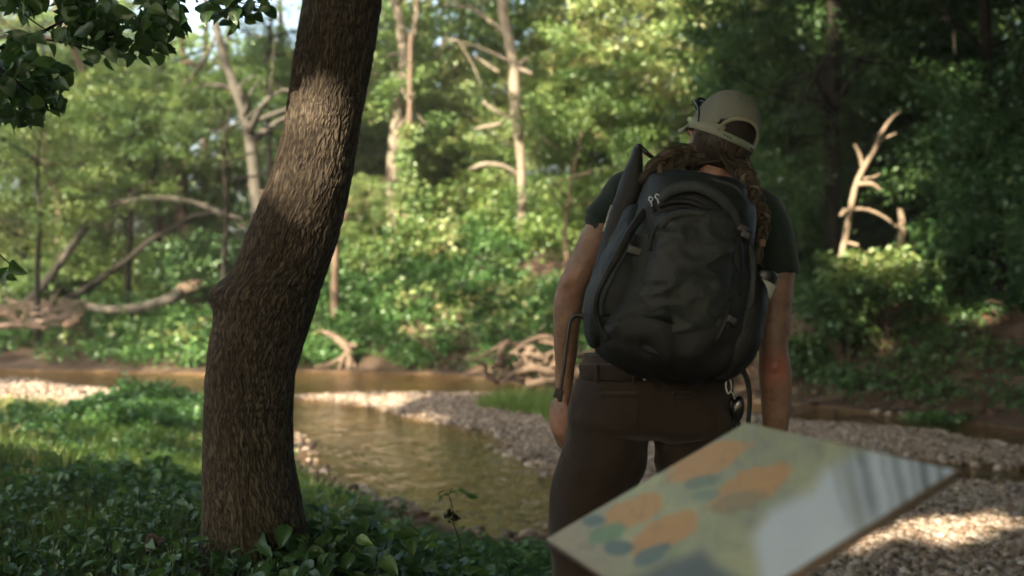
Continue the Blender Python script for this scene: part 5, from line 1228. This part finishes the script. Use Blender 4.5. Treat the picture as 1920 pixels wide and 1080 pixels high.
# triangular dark patch
tri = [FP(1202, 592, .0015), FP(1225, 580, .0015), FP(1243, 574, .0015), FP(1256, 585, .0015), FP(1264, 609, .0015), FP(1235, 600, .0015)]
V = np.array(tri + [t_ + np.array([0, .006, 0]) for t_ in tri]); F_ = np.array([[0, 1, 2, 5], [2, 3, 4, 5]] + [[i, i + 6, (i + 1) % 6 + 6, (i + 1) % 6] for i in range(6)]); obj("triangle_patch", V, F_, M_PACK, pk, sm=False)
V, F_ = tube([BK(1312, 672, .006), BK(1318, 664, .008), BK(1328, 668, .008), BK(1326, 682, .008), BK(1316, 688, .006)], [.0018], 6, 30); obj("emblem", V, F_, M_PACKM, pack)
# lid / top: dark hollow, padded handle, lid edge
V, F_ = loft([(BK(1240, 372, .012), .018, .02), (BK(1262, 352, .022), .020, .018), (BK(1300, 345, .028), .020, .018), (BK(1345, 360, .026), .020, .018), (BK(1375, 392, .014), .018, .018), (BK(1388, 420, .0), .014, .015)], 16)
V, F_ = remeshed([tube([BK(1238, 378, .01), BK(1258, 358, .026), BK(1300, 350, .034), BK(1342, 366, .032), BK(1372, 398, .018), BK(1384, 425, .004)], [.011, .014, .014, .014, .013, .010], 14, 60)], .004, 2); obj("grab_handle", V, F_, M_PACKM, pack)
V, F_ = ribbon([BK(u, v, .006) for u, v in [(1236, 386), (1262, 378), (1290, 378), (1312, 386), (1335, 398)]], .016, .012); obj("lid_fold", V, F_, M_PACKD, pack)
V, F_ = ribbon([BK(u, v, .012) for u, v in [(1232, 350), (1250, 334), (1290, 331), (1340, 338), (1380, 352), (1396, 378), (1402, 420), (1398, 450)]], .010, .004); obj("lid_seam", V, F_, M_PACKM, pack)
V, F_ = ribbon([BK(u, v, .006) for u, v in [(1226, 398), (1222, 378), (1232, 352), (1246, 336)]], .011, .004); obj("side_zip", V, F_, M_PACKD, pack)
for (u, v) in ((1216, 374), (1228, 369)):
    V, F_ = join([tube([BK(u, v, .014), BK(u + 3, v - 5, .018), BK(u + 8, v - 2, .018), BK(u + 5, v + 4, .016), BK(u, v, .014)], [.0015], 6, 24), tube([BK(u + 5, v + 3, .016), BK(u + 7, v + 13, .014)], [.0022, .0016], 6, 6)])
    obj("zip_pull", V, F_, M_STEEL, pack)
# left wing: folded black fabric down the left side, grey side panel
V, F_ = remeshed([loft([S(1196, 400, 2.82, 24, .05), S(1182, 450, 2.80, 34, .08), S(1160, 520, 2.79, 44, .10), S(1134, 585, 2.79, 44, .10), S(1122, 620, 2.79, 30, .07), S(1124, 645, 2.80, 14, .03)], 28, e=2.4)], .005, 2, folds(.006, 16, 97, (1, 1, .8))); obj("side_panel", V, F_, M_PACK, pack)
V, F_ = ribbon([P(u, v, d_) for u, v, d_ in [(1210, 395, 2.72), (1185, 430, 2.70), (1160, 475, 2.68), (1135, 520, 2.67), (1118, 560, 2.67), (1120, 600, 2.68), (1140, 640, 2.68)]], [.022, .020, .016, .014, .014], .006); obj("compression_strap", V, F_, M_PACKD, pack)
V, F_ = tube([P(u, v, d_) for u, v, d_ in [(1190, 440, 2.71), (1168, 480, 2.69), (1147, 520, 2.68), (1130, 560, 2.675), (1128, 590, 2.68)]], [.006, .006, .005], 8, 30); obj("piping", V, F_, M_PACKM, pack)
V, F_ = box(BK(1190, 470, .006), .018, .008, .012, Rm('Y', .3)); V, F_ = remeshed([(V, F_)], .003, 2); obj("buckle", V, F_, M_BLK, pack)
# tall black stowed harness at the left with its hooked top
pts_ = [(1196, 278, 8), (1192, 300, 12), (1186, 330, 19), (1180, 370, 26), (1166, 420, 30), (1148, 480, 28), (1128, 540, 24), (1110, 585, 16), (1102, 604, 6)]
V, F_ = remeshed([loft([S(u, v, 2.86, r_, .022 + r_ * .0007) for u, v, r_ in pts_], 26, e=2.6)], .004, 2, folds(.003, 22, 99, (1, 1, .6))); sl = obj("stowed_strap", V, F_, M_PACKD, pack)
V, F_ = tube([P(1190, 300, 2.85), P(1192, 284, 2.85), P(1197, 275, 2.84), P(1204, 279, 2.84), P(1215, 289, 2.84), P(1229, 299, 2.86)], [.009, .009, .008, .006, .0055, .005], 8, 30); obj("hook_loop", V, F_, M_BLK, sl)
V, F_ = tube([P(1147, 386, 2.815), P(1143, 396, 2.81), P(1139, 410, 2.81), P(1136, 420, 2.81), P(1131, 434, 2.81)], [.0035, .002, .003, .0022, .003], 6, 30, .3); obj("cord", V, F_, M_CORD, sl)
V, F_ = tube([P(1177, 393, 2.80), P(1175, 402, 2.80), P(1171, 414, 2.80)], [.0045, .0032, .0015], 8, 16); obj("zip_pull", V, F_, M_CORD, sl)
# shoulder straps
V, F_ = ribbon([P(1262, 345, 2.86), P(1262, 330, 2.90), P(1255, 320, 2.95), P(1248, 322, 3.02), P(1245, 345, 3.09), P(1235, 400, 3.13), P(1215, 480, 3.13), P(1190, 560, 3.10)], [.062, .062, .058], .014, m=50); obj("shoulder_strap", V, F_, M_PACKM, pack)
V, F_ = ribbon([P(1392, 372, 2.84), P(1400, 366, 2.90), P(1402, 362, 2.96), P(1402, 372, 3.04), P(1402, 400, 3.10), P(1400, 460, 3.14), P(1390, 540, 3.12)], [.066, .062, .058], .014, m=50); obj("shoulder_strap", V, F_, M_PACKM, pack)
# right side: mesh pocket, wing, buckles
V, F_ = remeshed([loft([S(1418, 500, 2.80, 12, .03), S(1412, 530, 2.79, 22, .06), S(1398, 590, 2.77, 34, .085), S(1376, 645, 2.76, 42, .09), S(1352, 685, 2.77, 32, .07), S(1342, 697, 2.78, 16, .04)], 28, e=2.4)], .005, 2, folds(.003, 20, 101)); obj("bottle_pocket", V, F_, M_PACKD, pack)
V, F_ = tube([BK(1402, 440, .01), P(1412, 500, 2.72), P(1408, 560, 2.70), P(1392, 610, 2.69), P(1366, 648, 2.68), P(1340, 668, 2.68)], [.006, .008, .009, .009, .008, .006], 10, 50); obj("wing_piping", V, F_, M_PACKM, pack)
V, F_ = ribbon([BK(1380, 440, .008), BK(1382, 500, .008), BK(1380, 555, .006)], [.030, .034, .030], .006); obj("webbing_panel", V, F_, M_PACKD, pack)
for (u, v, a) in ((1392, 428, .4), (1398, 440, .4), (1372, 600, .5)):
    V, F_ = remeshed([box(P(u, v, packd(min(u, 1392), v) - .018), .013, .007, .010, Rm('Y', a)), box(P(u + 4, v + 8, packd(min(u, 1392), v) - .016), .008, .006, .010, Rm('Y', a))], .0025, 1); obj("buckle", V, F_, M_BLK, pack)
V, F_ = ribbon([BK(1370, 560, .01), BK(1362, 600, .014), BK(1345, 640, .014)], .012, .004); obj("webbing_strap", V, F_, M_PACKD, pack)
V, F_ = ribbon([BK(1330, 690, .006), BK(1345, 660, .012), P(1380, 625, 2.68), P(1405, 580, 2.69)], .014, .004); obj("webbing_strap", V, F_, M_PACKM, pack)
# hip belt tails hanging on each side
V, F_ = ribbon([P(1102, 600, 2.80), P(1085, 590, 2.80), P(1070, 600, 2.80), P(1063, 640, 2.80), P(1057, 690, 2.80), P(1050, 735, 2.80)], [.016, .009, .009], .003, m=40); st = obj("hanging_strap", V, F_, M_BLK, pack)
V, F_ = remeshed([box(P(1047, 738, 2.80), .011, .004, .012, Rm('Y', .3)), box(P(1050, 746, 2.80), .006, .004, .010)], .0022, 1); obj("strap_end", V, F_, M_BLK, st)
V, F_ = ribbon([P(1382, 655, 2.84), P(1390, 685, 2.84), P(1402, 715, 2.84), P(1406, 750, 2.84), P(1403, 795, 2.84)], [.016, .013, .012], .004, m=40); obj("hanging_strap", V, F_, M_PACKD, pack)
V, F_ = ellipsoid(P(1209, 711, 2.80), (.0045, .003, .004), 12, 8); obj("snap_stud", V, F_, M_STEEL, pack)

# bottle in the side pocket
bt = thing("water_bottle", P(1370, 660, 2.79), "black water bottle with a pale band in the right side pocket of the backpack", "bottle")
ax_ = P(1430, 520, 2.765) - P(1374, 660, 2.75); ax_ /= np.linalg.norm(ax_)
p0 = P(1374, 660, 2.75); L_ = np.linalg.norm(P(1430, 520, 2.765) - p0)
V, F_ = loft([(p0, .030, .030), (p0 + ax_ * .01, .036, .036), (p0 + ax_ * (L_ - .05), .036, .036), (p0 + ax_ * (L_ - .035), .035, .035)], 32, e=2); obj("bottle_body", V, F_, M_BLK, bt)
V, F_ = loft([(p0 + ax_ * (L_ - .046), .0372, .0372), (p0 + ax_ * (L_ - .010), .0372, .0372)], 32, 6); obj("pale_band", V, F_, simple("pale_band", (.34, .36, .31), (.38, .40, .34), 20, .6), bt)
V, F_ = loft([(p0 + ax_ * (L_ - .012), .034, .034), (p0 + ax_ * (L_ + .012), .034, .034), (p0 + ax_ * (L_ + .02), .028, .028)], 32, e=2); obj("bottle_lid", V, F_, M_BLK, bt)

# key fob and carabiner at the right hip
kt = thing("key_fob", P(1383, 770, 2.86), "glossy black fob with clips hanging from the hiker's right hip", "key fob")
V, F_ = remeshed([ellipsoid(P(1384, 768, 2.86), (.016, .010, .036), 20, 14, Rm('Y', .15)), ellipsoid(P(1376, 762, 2.875), (.014, .010, .028), 20, 14)], .003, 2); obj("fob", V, F_, simple("glossy_black", (.008, .008, .008), (.012, .012, .012), 10, .12, 0, spec=.7), kt)
V, F_ = tube([P(1364, 702, 2.86), P(1369, 712, 2.855), P(1371, 728, 2.855), P(1366, 738, 2.86), P(1361, 724, 2.86), P(1364, 702, 2.86)], [.0022], 8, 40); obj("carabiner", V, F_, M_STEEL, kt)
V, F_ = tube([P(1369, 732, 2.86), P(1374, 738, 2.855), P(1378, 748, 2.855)], [.003, .002, .003], 6, 12, .3); obj("cord", V, F_, M_CORD, kt)
V, F_ = ribbon([P(1378, 790, 2.86), P(1376, 815, 2.87), P(1372, 850, 2.87)], .010, .003); obj("lanyard", V, F_, M_BLK, kt)

# ------------------------------------------------------------------ information board in front of the camera, lower right
cL, cT, cR, cB = (1027, 1015), (1400, 797), (1795, 888), (1303, 1195)
dL = 1.8
def rr_(p): return FWD + RGT * (p[0] - 960) / F + UPV * (540 - p[1]) / F
A_ = np.stack([rr_(cT), rr_(cB), -rr_(cR)], 1); dT, dB, dR = np.linalg.solve(A_, rr_(cL))
pL, pT, pR = CAM + rr_(cL) * dL, CAM + rr_(cT) * dT * dL, CAM + rr_(cR) * dR * dL; pB = pL + pR - pT
nrm = np.cross(pB - pL, pT - pL); nrm /= np.linalg.norm(nrm)
if nrm[2] < 0: nrm = -nrm
nu, nv_ = 260, 190
uu, vv2 = np.meshgrid(np.linspace(0, 1, nu), np.linspace(0, 1, nv_))
Vp = pL + (pT - pL) * vv2[..., None] + (pB - pL) * 0
Vp = pL[None, None] + (pR - pT)[None, None] * uu[..., None] + (pT - pL)[None, None] * vv2[..., None]
Vf = Vp.reshape(-1, 3); rel = Vf - CAM; dep_ = rel @ FWD; U_ = 960 + F * (rel @ RGT) / dep_; W_ = 540 - F * (rel @ UPV) / dep_
def inpoly(poly, X, Y): return sdist(poly, X, Y)
q3 = np.stack([U_ / 60, W_ / 60, 0 * U_], 1)
n1 = fbm(q3, 201, 4)[:, None]; n2 = fbm(q3 * 2.5, 202, 3)[:, None]
cmap = np.array([.26, .27, .19]) * (1 + .35 * n1) + np.array([.02, .03, -.02]) * n2
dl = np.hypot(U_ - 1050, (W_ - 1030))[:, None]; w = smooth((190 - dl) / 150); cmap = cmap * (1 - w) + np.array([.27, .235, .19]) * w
w = smooth((n1 - .1) * 4) * .5; cmap = cmap * (1 - w) + np.array([.33, .34, .20]) * w
def blob(cx, cy, rx, ry, ang, c, soft=.25, k=1.0):
    global cmap
    a = math.radians(ang); x = (U_ - cx) * math.cos(a) + (W_ - cy) * math.sin(a); y = -(U_ - cx) * math.sin(a) + (W_ - cy) * math.cos(a)
    rr = np.sqrt((x / rx) ** 2 + (y / ry) ** 2) + .28 * n2[:, 0]; w = (smooth((1 + soft / 2 - rr) / soft) * k)[:, None]; cmap = cmap * (1 - w) + np.array(c) * w
OR = (.40, .215, .07)
blob(1325, 870, 82, 27, -24, OR); blob(1408, 918, 82, 30, -26, OR); blob(1190, 963, 66, 27, -26, OR); blob(1248, 1006, 70, 28, -27, OR)
blob(1385, 946, 52, 20, -15, (.21, .17, .09), .5, .8); blob(1318, 908, 32, 12, -10, (.10, .15, .13), .5, .8); blob(1328, 933, 27, 10, -5, (.13, .19, .17), .5, .8)
blob(1140, 1006, 38, 17, -15, (.10, .20, .11), .4, .9); blob(1117, 981, 22, 12, 0, (.06, .105, .13), .4, .9); blob(1163, 1032, 26, 15, 0, (.06, .105, .13), .4, .9); blob(1222, 1046, 34, 15, -30, (.07, .12, .145), .4, .9); blob(1250, 1030, 12, 7, 0, (.07, .12, .145), .4, .9)
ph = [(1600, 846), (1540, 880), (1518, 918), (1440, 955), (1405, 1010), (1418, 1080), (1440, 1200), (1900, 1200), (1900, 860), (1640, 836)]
ctn = np.abs(np.sin(9 * fbm(q3 * .7, 207, 3)))[:, None]; cmap = cmap * (1 - .22 * (1 - smooth(ctn / .25)))
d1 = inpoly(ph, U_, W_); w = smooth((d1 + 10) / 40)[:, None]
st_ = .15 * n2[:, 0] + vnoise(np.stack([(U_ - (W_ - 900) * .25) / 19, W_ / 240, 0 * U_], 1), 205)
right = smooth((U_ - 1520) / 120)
sky_refl = np.array([.58, .62, .64])[None] * (1 + .08 * n1) ; su = U_ - (W_ - 880) * .22 + 5 * n2[:, 0]; dk = 0 * su  # sky reflection painted into the panel colour, reflected trunks as dark streaks
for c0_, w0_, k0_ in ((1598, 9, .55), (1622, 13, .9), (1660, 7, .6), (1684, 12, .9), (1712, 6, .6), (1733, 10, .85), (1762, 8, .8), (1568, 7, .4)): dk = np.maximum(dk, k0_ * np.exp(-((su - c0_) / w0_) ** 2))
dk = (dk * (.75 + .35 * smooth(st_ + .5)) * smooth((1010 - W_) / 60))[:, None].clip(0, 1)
sky_refl = sky_refl * (1 - dk) + np.array([.055, .075, .085]) * dk
tan = (smooth(1 - np.abs(U_ - 1590 - (W_ - 900) * .28) / 26) * .6)[:, None]; sky_refl = sky_refl * (1 - tan) + np.array([.22, .21, .17]) * tan
cmap = (cmap * 1.12 * [1.12, 1.06, .82]) * (1 - w) + sky_refl * w
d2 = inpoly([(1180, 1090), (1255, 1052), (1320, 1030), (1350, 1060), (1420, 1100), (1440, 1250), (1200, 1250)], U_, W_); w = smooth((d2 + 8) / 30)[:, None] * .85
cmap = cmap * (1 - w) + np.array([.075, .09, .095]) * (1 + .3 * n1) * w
edge = np.minimum.reduce([uu.ravel(), 1 - uu.ravel(), vv2.ravel(), 1 - vv2.ravel()])
board = thing("information_board", (pL + pR) / 2 * [1, 1, 0], "blurred printed map panel with orange patches tilted in front of the hiker's legs", "sign")
m, nt, b, o = mat("print_and_painted_reflection"); at = N_(nt, "ShaderNodeAttribute", attribute_name="Col"); nt.links.new(at.outputs["Color"], b.inputs["Base Color"]); b.inputs["Roughness"].default_value = .35; b.inputs["Specular IOR Level"].default_value = .5
obj("print_and_reflection_face", Vf + nrm * .0045, ringquads(nv_, nu, closed=False), m, board, np.clip(cmap, 0, 1))
def slab(q, h0, h1): 
    q = np.array(q); V = np.concatenate([q + nrm * h0, q + nrm * h1]); return V, np.array([[3, 2, 1, 0], [4, 5, 6, 7], [0, 1, 5, 4], [1, 2, 6, 5], [2, 3, 7, 6], [3, 0, 4, 7]])
V, F_ = slab([pL, pT, pR, pB], -.008, .003); obj("backing", V, F_, simple("weathered_edge", (.16, .12, .09), (.22, .17, .13), 30), board, sm=False)
cen_ = (pL + pR) / 2; gz = height([cen_[0]], [cen_[1]])[0]
V, F_ = join([box((cen_[0], cen_[1], (gz + cen_[2]) / 2 - .08), .04, .04, (cen_[2] - gz) / 2 + .02)]); obj("post", V, F_, M_BARK_GREY, board, sm=False)
V, F_ = slab([cen_ + (pR - pT) * a * .36 + (pT - pL) * b_ * .3 for a, b_ in ((-1, -1), (-1, 1), (1, 1), (1, -1))], -.03, -.009); obj("bracket", V, F_, M_BARK_GREY, board, sm=False)
